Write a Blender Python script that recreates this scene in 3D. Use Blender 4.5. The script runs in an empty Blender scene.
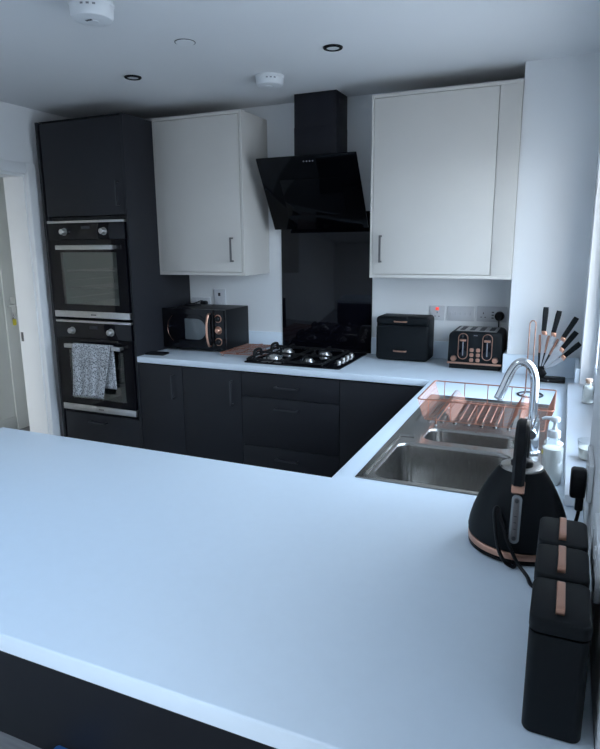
import bpy, bmesh, math, random
from mathutils import Vector, Matrix
random.seed(4)
S = bpy.context.scene
COL = S.collection
pi = math.pi

# ------------------------------------------------------------------ materials
def lin(c):
    return tuple(((v/255)/12.92 if v/255 <= .04045 else ((v/255+.055)/1.055)**2.4) for v in c)

def mat(name, col, rough=.5, metal=0.0, bump=0.0, bscale=60, var=0.0, vscale=8, stretch=None, coat=0.0, spec=.5, rvar=0.0):
    m = bpy.data.materials.new(name); m.use_nodes = True
    nt = m.node_tree; b = nt.nodes['Principled BSDF']
    b.inputs['Base Color'].default_value = (*col, 1)
    b.inputs['Roughness'].default_value = rough
    b.inputs['Metallic'].default_value = metal
    b.inputs['Specular IOR Level'].default_value = spec
    b.inputs['Coat Weight'].default_value = coat
    tc = nt.nodes.new('ShaderNodeTexCoord'); mp = nt.nodes.new('ShaderNodeMapping')
    nt.links.new(tc.outputs['Object'], mp.inputs['Vector'])
    if stretch: mp.inputs['Scale'].default_value = stretch
    if var:
        n = nt.nodes.new('ShaderNodeTexNoise'); n.inputs['Scale'].default_value = vscale; n.inputs['Detail'].default_value = 4
        nt.links.new(mp.outputs['Vector'], n.inputs['Vector'])
        r = nt.nodes.new('ShaderNodeValToRGB')
        r.color_ramp.elements[0].position = .3; r.color_ramp.elements[1].position = .7
        r.color_ramp.elements[0].color = (*[v*(1-var) for v in col], 1)
        r.color_ramp.elements[1].color = (*[min(1, v*(1+var)) for v in col], 1)
        nt.links.new(n.outputs['Fac'], r.inputs['Fac']); nt.links.new(r.outputs['Color'], b.inputs['Base Color'])
    if rvar:
        n = nt.nodes.new('ShaderNodeTexNoise'); n.inputs['Scale'].default_value = vscale
        nt.links.new(mp.outputs['Vector'], n.inputs['Vector'])
        r = nt.nodes.new('ShaderNodeMapRange')
        r.inputs['To Min'].default_value = rough-rvar; r.inputs['To Max'].default_value = rough+rvar
        nt.links.new(n.outputs['Fac'], r.inputs['Value']); nt.links.new(r.outputs['Result'], b.inputs['Roughness'])
    if bump:
        n = nt.nodes.new('ShaderNodeTexNoise'); n.inputs['Scale'].default_value = bscale; n.inputs['Detail'].default_value = 3
        nt.links.new(mp.outputs['Vector'], n.inputs['Vector'])
        bp = nt.nodes.new('ShaderNodeBump'); bp.inputs['Strength'].default_value = bump; bp.inputs['Distance'].default_value = .002
        nt.links.new(n.outputs['Fac'], bp.inputs['Height']); nt.links.new(bp.outputs['Normal'], b.inputs['Normal'])
    return m

def glass(name, tint=(.9, .95, .95), refl=.08, rough=.02):
    """clear sheet: mostly transparent, a fresnel share mirrored"""
    m = bpy.data.materials.new(name); m.use_nodes = True
    nt = m.node_tree; nt.nodes.clear()
    o = nt.nodes.new('ShaderNodeOutputMaterial'); mx = nt.nodes.new('ShaderNodeMixShader')
    t = nt.nodes.new('ShaderNodeBsdfTransparent'); g = nt.nodes.new('ShaderNodeBsdfGlossy')
    lw = nt.nodes.new('ShaderNodeLayerWeight'); lw.inputs['Blend'].default_value = .25
    mr = nt.nodes.new('ShaderNodeMapRange'); mr.inputs['To Min'].default_value = refl; mr.inputs['To Max'].default_value = .55
    t.inputs['Color'].default_value = (*tint, 1); g.inputs['Roughness'].default_value = rough
    nt.links.new(lw.outputs['Facing'], mr.inputs['Value']); nt.links.new(mr.outputs['Result'], mx.inputs['Fac'])
    nt.links.new(t.outputs[0], mx.inputs[1]); nt.links.new(g.outputs[0], mx.inputs[2]); nt.links.new(mx.outputs[0], o.inputs['Surface'])
    return m

M = {}
M['wall'] = mat('wall_paint', (.78, .785, .79), .85, bump=.08, bscale=220, var=.015, vscale=3)
M['hallwall'] = mat('hall_paint', (.74, .76, .75), .85, bump=.06, bscale=200, var=.015, vscale=3)
M['bronze'] = mat('dark_copper', (.34, .20, .16), .35, 1.0, var=.06, vscale=40)
M['ceiling'] = mat('ceiling_paint', (.72, .725, .73), .9, bump=.06, bscale=180, var=.012, vscale=2)
M['trim'] = mat('white_gloss_paint', (.78, .785, .79), .4, bump=.03, bscale=90, var=.012)
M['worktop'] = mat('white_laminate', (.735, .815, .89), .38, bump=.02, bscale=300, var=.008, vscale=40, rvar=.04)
M['floor'] = mat('grey_laminate', (.33, .33, .34), .5, var=.15, vscale=6, stretch=(1, 9, 1), bump=.05, bscale=40)
M['navy'] = mat('charcoal_matt_board', (.0150, .0157, .0200), .5, spec=.32, bump=.02, bscale=300, var=.05, vscale=5)
M['carcass'] = mat('dark_carcass', (.012, .012, .015), .6, var=.05)
M['whitecab'] = mat('white_matt_board', (.60, .570, .530), .42, bump=.015, bscale=200, var=.01)
M['blackglass'] = mat('black_glass', (.0026, .0026, .0050), .04, var=.02, spec=.32)
M['hoodglass'] = mat('hood_glass', (.0012, .0014, .0022), .06, var=.02, spec=.12)
M['hoodmetal'] = mat('black_coated_metal', (.0055, .0058, .0105), .42, spec=.3, var=.05, bump=.01)
M['black'] = mat('black_plastic', (.004, .0045, .006), .45, spec=.25, var=.06, bump=.03, bscale=400)
M['blackgloss'] = mat('gloss_black_plastic', (.004, .004, .006), .14, spec=.3, var=.05)
M['mattblack'] = mat('matt_black_enamel', (.0030, .0048, .0066), .55, spec=.22, var=.06, bump=.03, bscale=350)
M['castiron'] = mat('cast_iron', (.006, .006, .007), .6, spec=.3, bump=.2, bscale=500, var=.1)
M['copper'] = mat('rose_copper', (.62, .345, .25), .32, 1.0, var=.05, vscale=30, bump=.02)
M['copperwire'] = mat('copper_wire', (.52, .245, .175), .42, 1.0, var=.06, vscale=40)
M['steel'] = mat('brushed_steel', (.55, .54, .53), .33, 1.0, var=.05, vscale=60, stretch=(1, 14, 1), bump=.04, bscale=120, rvar=.05)
M['sinksteel'] = mat('sink_steel', (.37, .36, .345), .24, 1.0, var=.06, vscale=35, stretch=(12, 1, 1), bump=.04, bscale=100, rvar=.06)
M['chrome'] = mat('chrome', (.80, .81, .83), .07, 1.0, var=.02, vscale=20)
M['greyhandle'] = mat('grey_metal', (.16, .15, .15), .38, .9, var=.05)
M['darkhandle'] = mat('dark_handle', (.06, .06, .068), .35, .6, var=.05)
M['plasticwhite'] = mat('white_plastic', (.70, .71, .72), .35, var=.01, bump=.01)
M['socketgrey'] = mat('socket_plastic', (.55, .555, .58), .4, var=.01)
M['detail'] = mat('dark_detail', (.03, .03, .035), .5, var=.05)
M['greydetail'] = mat('grey_detail', (.22, .22, .24), .45, var=.05)
M['enamel'] = mat('oven_enamel', (.27, .31, .31), .45, var=.05)
M['ovenglass'] = glass('oven_glass', (.64, .70, .69), .06)
M['clearglass'] = glass('clear_glass', (.98, .985, .98), .025)
M['windowglass'] = glass('window_glass', (.97, .98, .98), .04)
M['mesh'] = mat('microwave_reflection', (.10, .115, .125), .3, var=.06, vscale=200, coat=.5)  # lighter grey standing in for a reflection in the microwave window
M['lotion'] = mat('white_lotion', (.90, .90, .86), .35, var=.01)
M['wax'] = mat('cream_wax', (.80, .78, .70), .5, var=.02)
M['cork'] = mat('cork', (.48, .33, .24), .85, bump=.3, bscale=300, var=.15, vscale=120)
M['yellow'] = mat('yellow_plastic', (.72, .62, .05), .45, var=.02)
M['blue'] = mat('blue_plastic', (.05, .20, .55), .4, var=.03)
M['blade'] = mat('knife_steel', (.52, .53, .55), .34, 1.0, var=.03, vscale=60)
M['lens'] = mat('frosted_lens', (.60, .61, .62), .4, var=.01)
M['gauge'] = mat('gauge_plastic', (.26, .275, .285), .25, var=.04, coat=.6)
M['pvc'] = mat('white_pvc', (.70, .715, .74), .3, var=.01)

def emissive(name, col, strength, base=(.3, .02, .02)):
    m = mat(name, base, .3, var=.02)
    b = m.node_tree.nodes['Principled BSDF']
    b.inputs['Emission Color'].default_value = (*col, 1); b.inputs['Emission Strength'].default_value = strength
    return m
M['neon'] = emissive('red_neon_switch', (1, .08, .05), 1.1)

def towel_mat():
    m = bpy.data.materials.new('speckled_cloth'); m.use_nodes = True
    nt = m.node_tree; b = nt.nodes['Principled BSDF']; b.inputs['Roughness'].default_value = .95
    tc = nt.nodes.new('ShaderNodeTexCoord'); v = nt.nodes.new('ShaderNodeTexVoronoi'); n = nt.nodes.new('ShaderNodeTexNoise')
    v.inputs['Scale'].default_value = 125; n.inputs['Scale'].default_value = 210
    nt.links.new(tc.outputs['Object'], v.inputs['Vector']); nt.links.new(tc.outputs['Object'], n.inputs['Vector'])
    mx = nt.nodes.new('ShaderNodeMath'); mx.operation = 'ADD'
    nt.links.new(v.outputs['Distance'], mx.inputs[0]); nt.links.new(n.outputs['Fac'], mx.inputs[1])
    r = nt.nodes.new('ShaderNodeValToRGB')
    r.color_ramp.elements[0].position = .80; r.color_ramp.elements[0].color = (.035, .037, .042, 1)
    r.color_ramp.elements[1].position = 1.0; r.color_ramp.elements[1].color = (.58, .59, .61, 1)
    nt.links.new(mx.outputs[0], r.inputs['Fac']); nt.links.new(r.outputs['Color'], b.inputs['Base Color'])
    bp = nt.nodes.new('ShaderNodeBump'); bp.inputs['Strength'].default_value = .4; bp.inputs['Distance'].default_value = .003
    nt.links.new(n.outputs['Fac'], bp.inputs['Height']); nt.links.new(bp.outputs['Normal'], b.inputs['Normal'])
    return m
M['towel'] = towel_mat()

# ------------------------------------------------------------------ mesh kit
def rr(cx, cy, w, h, r, n=5):
    """rounded rectangle outline, counter-clockwise"""
    r = min(r, w/2-1e-5, h/2-1e-5); out = []
    for qx, qy, a0 in ((cx+w/2-r, cy+h/2-r, 0), (cx-w/2+r, cy+h/2-r, pi/2), (cx-w/2+r, cy-h/2+r, pi), (cx+w/2-r, cy-h/2+r, 1.5*pi)):
        for i in range(n+1):
            a = a0+pi/2*i/n; out.append((qx+r*math.cos(a), qy+r*math.sin(a)))
    return out
def circ(cx, cy, r, n=24, ry=None):
    return [(cx+r*math.cos(2*pi*i/n), cy+(ry or r)*math.sin(2*pi*i/n)) for i in range(n)]

class MB:
    def __init__(self): self.bm = bmesh.new()
    def _loft(self, loops, cap=True, closed=False):
        bm = self.bm; vs = [[bm.verts.new(p) for p in l] for l in loops]; n = len(vs[0])
        pairs = list(zip(vs[:-1], vs[1:]))
        if closed: pairs.append((vs[-1], vs[0]))
        for a, b in pairs:
            for i in range(n):
                j = (i+1) % n
                try: bm.faces.new((a[i], a[j], b[j], b[i]))
                except ValueError: pass
        if cap and not closed:
            bm.faces.new(list(reversed(vs[0]))); bm.faces.new(vs[-1])
        return vs
    def box(self, x0, x1, y0, y1, z0, z1, bev=0.0):
        x0, x1 = sorted((x0, x1)); y0, y1 = sorted((y0, y1)); z0, z1 = sorted((z0, z1))
        b2 = bmesh.new()
        bmesh.ops.create_cube(b2, size=1)
        for v in b2.verts:
            v.co = Vector(((x0+x1)/2+v.co.x*(x1-x0), (y0+y1)/2+v.co.y*(y1-y0), (z0+z1)/2+v.co.z*(z1-z0)))
        if bev:
            bmesh.ops.bevel(b2, geom=b2.edges[:], offset=bev, segments=2, profile=.6, affect='EDGES')
        self._merge(b2); return self
    def _merge(self, b2, mtx=None):
        if mtx is not None: bmesh.ops.transform(b2, matrix=mtx, verts=b2.verts)
        me = bpy.data.meshes.new('tmp'); b2.to_mesh(me); b2.free(); self.bm.from_mesh(me); bpy.data.meshes.remove(me)
    def prism(self, pts, axis, a, b, bev=0.0, seg=2, mtx=None):
        """outline pts extruded along axis from a to b, cap edges rounded; z:(x,y) y:(x,z) x:(y,z)"""
        b2 = bmesh.new()
        f = {'z': lambda p, t: (p[0], p[1], t), 'y': lambda p, t: (p[0], t, p[1]), 'x': lambda p, t: (t, p[0], p[1])}[axis]
        lo = [b2.verts.new(f(p, a)) for p in pts]; hi = [b2.verts.new(f(p, b)) for p in pts]; n = len(pts)
        caps = [b2.faces.new(list(reversed(lo))), b2.faces.new(hi)]
        for i in range(n): b2.faces.new((lo[i], lo[(i+1) % n], hi[(i+1) % n], hi[i]))
        bmesh.ops.recalc_face_normals(b2, faces=b2.faces[:])
        if bev:
            es = list({e for c in caps for e in c.edges})
            bmesh.ops.bevel(b2, geom=es, offset=bev, segments=seg, profile=.5, affect='EDGES')
        self._merge(b2, mtx); return self
    def lathe(self, prof, cx=0, cy=0, n=32, mtx=None):
        b2 = bmesh.new(); rows = []
        for r, z in prof:
            if r < 1e-6: rows.append([b2.verts.new((cx, cy, z))])
            else: rows.append([b2.verts.new((cx+r*math.cos(2*pi*i/n), cy+r*math.sin(2*pi*i/n), z)) for i in range(n)])
        for a, b in zip(rows[:-1], rows[1:]):
            for i in range(n):
                j = (i+1) % n
                if len(a) == 1 and len(b) == 1: continue
                if len(a) == 1: b2.faces.new((a[0], b[j], b[i]))
                elif len(b) == 1: b2.faces.new((a[i], a[j], b[0]))
                else: b2.faces.new((a[i], a[j], b[j], b[i]))
        bmesh.ops.recalc_face_normals(b2, faces=b2.faces[:])
        self._merge(b2, mtx); return self
    def cyl(self, p0, p1, r0, r1=None, n=20, bev=0.0):
        r1 = r0 if r1 is None else r1
        p0, p1 = Vector(p0), Vector(p1); d = p1-p0; L = d.length
        q = Vector((0, 0, 1)).rotation_difference(d.normalized()).to_matrix().to_4x4()
        prof = [(0, 0), (r0, 0), (r1, L), (0, L)]
        if bev: prof = [(0, 0), (r0-bev, 0), (r0, bev), (r1, L-bev), (r1-bev, L), (0, L)]
        return self.lathe(prof, 0, 0, n, Matrix.Translation(p0) @ q)
    def tube(self, pts, r, n=8, closed=False, sec=None):
        """round (or sec-outlined) bar swept along pts"""
        P = [Vector(p) for p in pts]; m = len(P)
        tang = []
        for i in range(m):
            a = P[(i-1) % m] if (closed or i > 0) else P[i]
            b = P[(i+1) % m] if (closed or i < m-1) else P[i]
            tang.append((b-a).normalized())
        t0 = tang[0]; up = Vector((0, 0, 1)) if abs(t0.z) < .9 else Vector((1, 0, 0))
        nrm = (up-t0*up.dot(t0)).normalized(); loops = []
        for i in range(m):
            if i: nrm = tang[i-1].rotation_difference(tang[i]) @ nrm
            nrm = (nrm-tang[i]*nrm.dot(tang[i])).normalized(); bn = tang[i].cross(nrm)
            rad = r[i] if isinstance(r, (list, tuple)) else r
            pr = sec or [(math.cos(2*pi*k/n), math.sin(2*pi*k/n)) for k in range(n)]
            sc = 1 if sec else rad
            loops.append([P[i]+(nrm*c+bn*s)*sc for c, s in pr])
        self._loft(loops, cap=True, closed=closed); return self
    def ribbon(self, path, w, t, axis=Vector((1, 0, 0)), bev=.3):
        """flat bar of width w (along axis) and thickness t swept along a path lying square to the axis"""
        P = [Vector(p) for p in path]; m = len(P); loops = []
        k = bev*t
        sec = [(-w/2+k, -t/2), (w/2-k, -t/2), (w/2, -t/2+k), (w/2, t/2-k), (w/2-k, t/2), (-w/2+k, t/2), (-w/2, t/2-k), (-w/2, -t/2+k)]
        for i in range(m):
            d = (P[min(i+1, m-1)]-P[max(i-1, 0)]).normalized(); nn = axis.cross(d).normalized()
            loops.append([P[i]+axis*a+nn*b for a, b in sec])
        self._loft(loops); return self
    def build(self, name, material, parent=None, smooth=35, local=False):
        bm = self.bm
        bmesh.ops.recalc_face_normals(bm, faces=bm.faces[:])
        me = bpy.data.meshes.new(name)
        if parent is not None and not local:
            r = parent
            while r.parent is not None: r = r.parent
            bmesh.ops.translate(bm, vec=-Vector(r.location), verts=bm.verts)
        bm.to_mesh(me); bm.free()
        o = bpy.data.objects.new(name, me); COL.objects.link(o)
        me.materials.append(M[material])
        for p in me.polygons: p.use_smooth = True
        me.set_sharp_from_angle(angle=math.radians(smooth))
        if parent is not None: o.parent = parent
        return o

def tag(o, label, cat, group=None):
    o['label'] = label; o['category'] = cat
    if group: o['group'] = group
    return o
def thing(name, label, cat, loc=(0, 0, 0), rot=(0, 0, 0), group=None):
    o = bpy.data.objects.new(name, None); COL.objects.link(o)
    o.location = loc; o.rotation_euler = rot; o.empty_display_size = .05
    return tag(o, label, cat, group)
def struct(name, mb, material):
    o = mb.build(name, material); o['kind'] = 'structure'; return o
def spart(name, mb, material, parent):
    return mb.build(name, material, parent)
def copy_tree(o, parent=None):
    c = o.copy(); COL.objects.link(c)
    if parent is not None: c.parent = parent
    for ch in list(o.children): copy_tree(ch, c)
    return c
def arc(cx, cy, r, a0, a1, n=8):
    return [(cx+r*math.cos(a0+(a1-a0)*i/n), cy+r*math.sin(a0+(a1-a0)*i/n)) for i in range(n+1)]
def smoothpath(pts, sub=6):
    P = [Vector(p) for p in pts]; out = []
    for i in range(len(P)-1):
        p0 = P[max(i-1, 0)]; p1 = P[i]; p2 = P[i+1]; p3 = P[min(i+2, len(P)-1)]
        for k in range(sub):
            t = k/sub
            out.append(.5*((2*p1)+(p2-p0)*t+(2*p0-5*p1+4*p2-p3)*t*t+(3*p1-p0-3*p2+p3)*t**3))
    out.append(P[-1]); return out

# ------------------------------------------------------------------ key dimensions (metres; back wall y = 0)
H = .91; TH = .037
XL = -.182; XR = 3.005; ZC = 2.40; YB = -5.6
XK, YK = 2.663, -.297            # boxed corner beside the window
WY0, WY1, WZ0, WZ1 = -1.93, -.60, .93, 2.10   # window opening in the right wall
DY0, DY1, DZ = -1.50, -.672, 1.995            # doorway in the left wall
TX0, TX1 = -.122, .5425         # tall housing

# ------------------------------------------------------------------ room shell
b = MB(); b.box(-3.2, XR+.3, YB-.2, .6, -.08, 0); struct('floor', b, 'floor')
LX0, LX1, LY0, LY1 = 1.00, 1.95, -3.38, -2.68       # invented rooflight, added out of view to brighten the peninsula worktop
b = MB()
for x0, x1, y0, y1 in ((-3.2, LX0, YB-.2, .6), (LX1, XR+.3, YB-.2, .6), (LX0, LX1, YB-.2, LY0), (LX0, LX1, LY1, .6)): b.box(x0, x1, y0, y1, ZC, ZC+.22)
struct('ceiling', b, 'ceiling')
b = MB()
for x0, x1, y0, y1 in ((LX0-.05, LX0+.02, LY0-.05, LY1+.05), (LX1-.02, LX1+.05, LY0-.05, LY1+.05), (LX0+.0205, LX1-.0205, LY0-.05, LY0+.02), (LX0+.0205, LX1-.0205, LY1-.02, LY1+.05)): b.box(x0, x1, y0, y1, ZC+.22, ZC+.29, .004)
w5 = struct('added_rooflight', b, 'pvc')
b = MB(); b.box(LX0, LX1, LY0, LY1, ZC+.25, ZC+.256); spart('glass_pane', b, 'windowglass', w5)
b = MB(); b.box(XL-.15, XR+.3, 0, .15, 0, ZC); struct('wall_back', b, 'wall')
b = MB(); b.box(XK, XR, YK, -.0005, 0, ZC); struct('wall_boxing', b, 'wall')
b = MB()
for y0, y1, z0, z1 in ((DY1, 0, 0, ZC), (YB, DY0, 0, ZC), (DY0, DY1, DZ, ZC)): b.box(XL-.163, XL, y0, y1, z0, z1)
struct('wall_left', b, 'wall')
PY0, PY1, PZ = -4.65, -3.40, 2.14     # unseen glazed doors in the right wall, added and sized for their light
b = MB()
for y0, y1, z0, z1 in ((WY1, 0, 0, ZC), (PY1, WY0, 0, ZC), (YB, PY0, 0, ZC), (PY0, PY1, PZ, ZC), (WY0, WY1, 0, WZ0), (WY0, WY1, WZ1, ZC)): b.box(XR, XR+.28, y0, y1, z0, z1)
struct('wall_right', b, 'wall')
b = MB(); b.box(XL-.163, XR+.28, YB-.2, YB, 0, ZC); struct('wall_rear', b, 'wall')

# window in the right wall
b = MB(); fx0, fx1 = XR+.055, XR+.125
b.box(fx0, fx1, WY0, WY1, WZ0+.02, WZ0+.10, .006); b.box(fx0, fx1, WY0, WY1, WZ1-.07, WZ1, .006)
b.box(fx0, fx1, WY0, WY0+.07, WZ0+.1005, WZ1-.0705, .006); b.box(fx0, fx1, WY1-.07, WY1, WZ0+.1005, WZ1-.0705, .006)
ym = (WY0+WY1)/2; b.box(fx0, fx1, ym-.04, ym+.04, WZ0+.1005, WZ1-.0705, .006)
w1 = struct('window_1', b, 'pvc')
b = MB(); b.box(fx0+.03, fx0+.036, WY0+.05, WY1-.05, WZ0+.08, WZ1-.05); spart('glass_pane', b, 'windowglass', w1)
b = MB(); b.box(fx0-.03, fx0-.018, ym-.035, ym-.018, 1.35, 1.47, .004); b.cyl((fx0-.022, ym-.026, 1.36), (fx0, ym-.026, 1.36), .010); spart('window_handle', b, 'plasticwhite', w1)
# sill board, lying on the worktop's back edge
b = MB(); b.box(2.957, fx0+.01, -1.957, -.585, H+.004, H+.034, .004); struct('trim_2', b, 'pvc')

# doorway in the left wall: lining, casing, strike plate
b = MB()
b.box(XL-.165, XL+.002, DY1-.002, DY1+.018, 0, DZ); b.box(XL-.165, XL+.002, DY0-.018, DY0+.002, 0, DZ); b.box(XL-.165, XL+.002, DY0, DY1, DZ-.002, DZ+.018)
for y0, y1 in ((DY1+.006, DY1+.075), (DY0-.075, DY0-.006)):
    b.box(XL, XL+.030, y0, y1, 0, DZ+.075, .005); b.box(XL, XL+.034, y0+.004, y0+.016, 0, DZ+.02, .003)
b.box(XL, XL+.030, DY0-.005, DY1+.005, DZ+.012, DZ+.075, .005)
t1 = struct('trim_1', b, 'trim')
b = MB(); b.box(XL-.152, XL-.132, DY1-.0045, DY1-.001, .965, 1.025, .001); sp = spart('strike_plate', b, 'greyhandle', t1)
b = MB(); b.box(XL-.146, XL-.139, DY1-.0055, DY1-.0045, .98, 1.01); spart('latch_hole', b, 'detail', sp)

# hallway beyond: far wall, its baseboard, a door standing open, lit by an unseen glazed door added at its end
HX = -1.40
b = MB(); b.box(HX-.1, HX, -3.6, .6, 0, ZC); struct('wall_hall', b, 'hallwall')
b = MB(); b.box(HX-.1, XL+.1, .45, .6, 0, ZC); b.box(XL-.163, XL+.1, .15, .45, 0, ZC); struct('wall_hallend', b, 'hallwall')
b = MB(); b.box(HX+.0005, HX+.016, -3.5, .10, 0, .13, .004); struct('baseboard_hall', b, 'hallwall')
b = MB()
for x0, x1, z0, z1 in ((HX-.1, HX+.12, 0, ZC), (XL-.28, XL-.163, 0, ZC), (HX+.12, XL-.28, 2.1, ZC)): b.box(x0, x1, -3.6, -3.5, z0, z1)
struct('wall_hallfront', b, 'wall')
b = MB()
for x0, x1, z0, z1 in ((HX+.12, HX+.20, .1205, 2.0195), (XL-.36, XL-.28, .1205, 2.0195), (HX+.12, XL-.28, 2.02, 2.1), (HX+.12, XL-.28, 0, .12)): b.box(x0, x1, -3.58, -3.52, z0, z1, .004)
w3 = struct('added_hall_door', b, 'pvc')
b = MB(); b.box(HX+.19, XL-.35, -3.555, -3.549, .1, 2.03); spart('glass_pane', b, 'windowglass', w3)
b = MB(); b.box(HX+.002, HX+.020, .115, .30, .01, 2.0, .004); d2 = struct('door_2', b, 'hallwall')
b = MB(); b.box(HX+.020, HX+.026, .17, .215, .955, 1.155, .003)
spart('handle_plate', b, 'chrome', d2)
b = MB(); b.cyl((HX+.025, .192, 1.09), (HX+.07, .192, 1.09), .010); b.cyl((HX+.065, .197, 1.09), (HX+.065, .105, 1.085), .009, .007)
spart('lever', b, 'chrome', d2)
kt = thing('key_bunch', 'small keys with a yellow tag hanging under the hall door handle', 'keys', (HX+.04, .185, 1.0))
b = MB(); b.tube([(HX+.037, .185+.014*math.cos(a), 1.005+.018*math.sin(a)) for a in [2*pi*i/14 for i in range(14)]], .0018, 6, True)
b.box(HX+.0355, HX+.0385, .18, .192, .935, .99, .001); b.box(HX+.0265, HX+.041, .183, .187, .99, 1.01, .001)
b.build('keys', 'chrome', kt)
b = MB(); b.prism(rr(.175, .945, .035, .055, .012), 'x', HX+.039, HX+.044, .001); b.build('tag', 'yellow', kt)

# added glazed side doors (unseen, behind the camera)
b = MB(); ym = (PY0+PY1)/2
for y0, y1, z0, z1 in ((PY0, PY0+.08, .1205, PZ-.0805), (PY1-.08, PY1, .1205, PZ-.0805), (ym-.08, ym+.08, .1205, PZ-.0805), (PY0, PY1, PZ-.08, PZ), (PY0, PY1, 0, .12)):
    b.box(XR+.10, XR+.17, y0, y1, z0, z1, .005)
w4 = struct('added_side_doors', b, 'pvc')
b = MB(); b.box(XR+.13, XR+.136, PY0+.06, PY1-.06, .1, PZ-.06); spart('glass_pane', b, 'windowglass', w4)

# ------------------------------------------------------------------ worktop (one continuous U) with its upstands
def worktop():
    xs = [TX1+.001, 1.019, 2.337, 2.412, 2.886, XK-.001, 2.9885, XR-.001]; xs = sorted(set(xs))
    ys = sorted([-2.8977, -1.9946, -1.958, -.922, -.61, YK-.001, -.001])
    def filled(x, y):
        if y > -.61: return not (x > XK-.0015 and y > YK)
        if y > -1.9946:
            if x < 2.337: return False
            return not (2.412 < x < 2.886 and -1.958 < y < -.922)
        return x > 1.019
    bm = bmesh.new(); V = {}
    def v(i, j, z):
        k = (i, j, z)
        if k not in V: V[k] = bm.verts.new((xs[i], ys[j], z))
        return V[k]
    F = {(i, j) for i in range(len(xs)-1) for j in range(len(ys)-1) if filled((xs[i]+xs[i+1])/2, (ys[j]+ys[j+1])/2)}
    top = []
    for i, j in F:
        c = [(i, j), (i+1, j), (i+1, j+1), (i, j+1)]
        top.append(bm.faces.new([v(*p, H) for p in c])); bm.faces.new([v(*p, H-TH) for p in reversed(c)])
        for (di, dj), (a, e) in (((0, -1), (0, 1)), ((1, 0), (1, 2)), ((0, 1), (2, 3)), ((-1, 0), (3, 0))):
            if (i+di, j+dj) not in F:
                p, q = c[a], c[e]; bm.faces.new((v(*p, H-TH), v(*q, H-TH), v(*q, H), v(*p, H)))
    bmesh.ops.recalc_face_normals(bm, faces=bm.faces[:])
    es = [e for e in bm.edges if len(e.link_faces) == 2 and abs(e.link_faces[0].normal.z-e.link_faces[1].normal.z) > .5]
    bmesh.ops.bevel(bm, geom=es, offset=.004, segments=3, profile=.5, affect='EDGES')
    m = MB(); m.bm.free(); m.bm = bm; return m
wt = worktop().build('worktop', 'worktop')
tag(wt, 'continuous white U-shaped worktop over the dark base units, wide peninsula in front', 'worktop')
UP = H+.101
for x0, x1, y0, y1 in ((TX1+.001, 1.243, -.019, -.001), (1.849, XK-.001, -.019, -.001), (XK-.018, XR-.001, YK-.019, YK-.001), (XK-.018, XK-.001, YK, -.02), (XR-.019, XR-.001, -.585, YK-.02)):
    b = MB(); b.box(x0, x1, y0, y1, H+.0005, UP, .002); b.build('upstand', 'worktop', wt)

# ------------------------------------------------------------------ handles
def dbar(p0, p1, out, r=.0045, stand=.028):
    """bar handle: square bar between p0 and p1 standing off along vector out, two posts"""
    m = MB(); p0, p1, out = Vector(p0), Vector(p1), Vector(out)
    d = (p1-p0).normalized(); q = [p0, p0+out*stand, p1+out*stand, p1]
    sec = [(-r, -r), (r, -r), (r, r), (-r, r)]
    m.tube([q[1]-d*r, q[2]+d*r], 1, sec=sec)
    m.tube([q[0], q[1]], 1, sec=sec); m.tube([q[3], q[2]], 1, sec=sec)
    return m

# ------------------------------------------------------------------ tall oven housing
YF = -.60
o = thing('tall_oven_cabinet', 'tall charcoal cabinet housing two built-in ovens by the doorway', 'cabinet', (.22, -.3, 0))
b = MB()
b.box(TX0, TX0+.018, YF, -.002, 0, 2.307, .001); b.box(-.088, -.0785, YF+.003, -.02, .15, 2.29)
b.box(TX0+.018, .52, -.02, -.003, .1, 2.29)
for z in (.13, .498, 1.723+.010, 2.289): b.box(TX0+.018, .523, -.575, -.021, z-.0, z+.014)
b.box(TX0+.018, .523, -.545, -.53, .0, .13)
b.build('carcass', 'navy', o)
b = MB(); b.box(.5235, TX1, YF-.004, -.002, 0, 2.307, .001); b.build('end_panel', 'navy', o)
b = MB(); b.box(-.088, .5225, YF, -.022, 2.304, 2.307); b.build('top_panel', 'navy', o)
b = MB(); b.box(-.086, .521, YF, YF+.019, 1.752, 2.296, .0015); dr = b.build('door', 'navy', o)
dbar((.484, YF, 1.807), (.484, YF, 1.937), (0, -1, 0)).build('handle', 'darkhandle', dr)
b = MB(); b.box(-.086, .521, YF, YF+.019, .15, .500, .0015); dr = b.build('drawer', 'navy', o)
dbar((.135, YF, .452), (.262, YF, .452), (0, -1, 0)).build('handle', 'darkhandle', dr)

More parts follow.
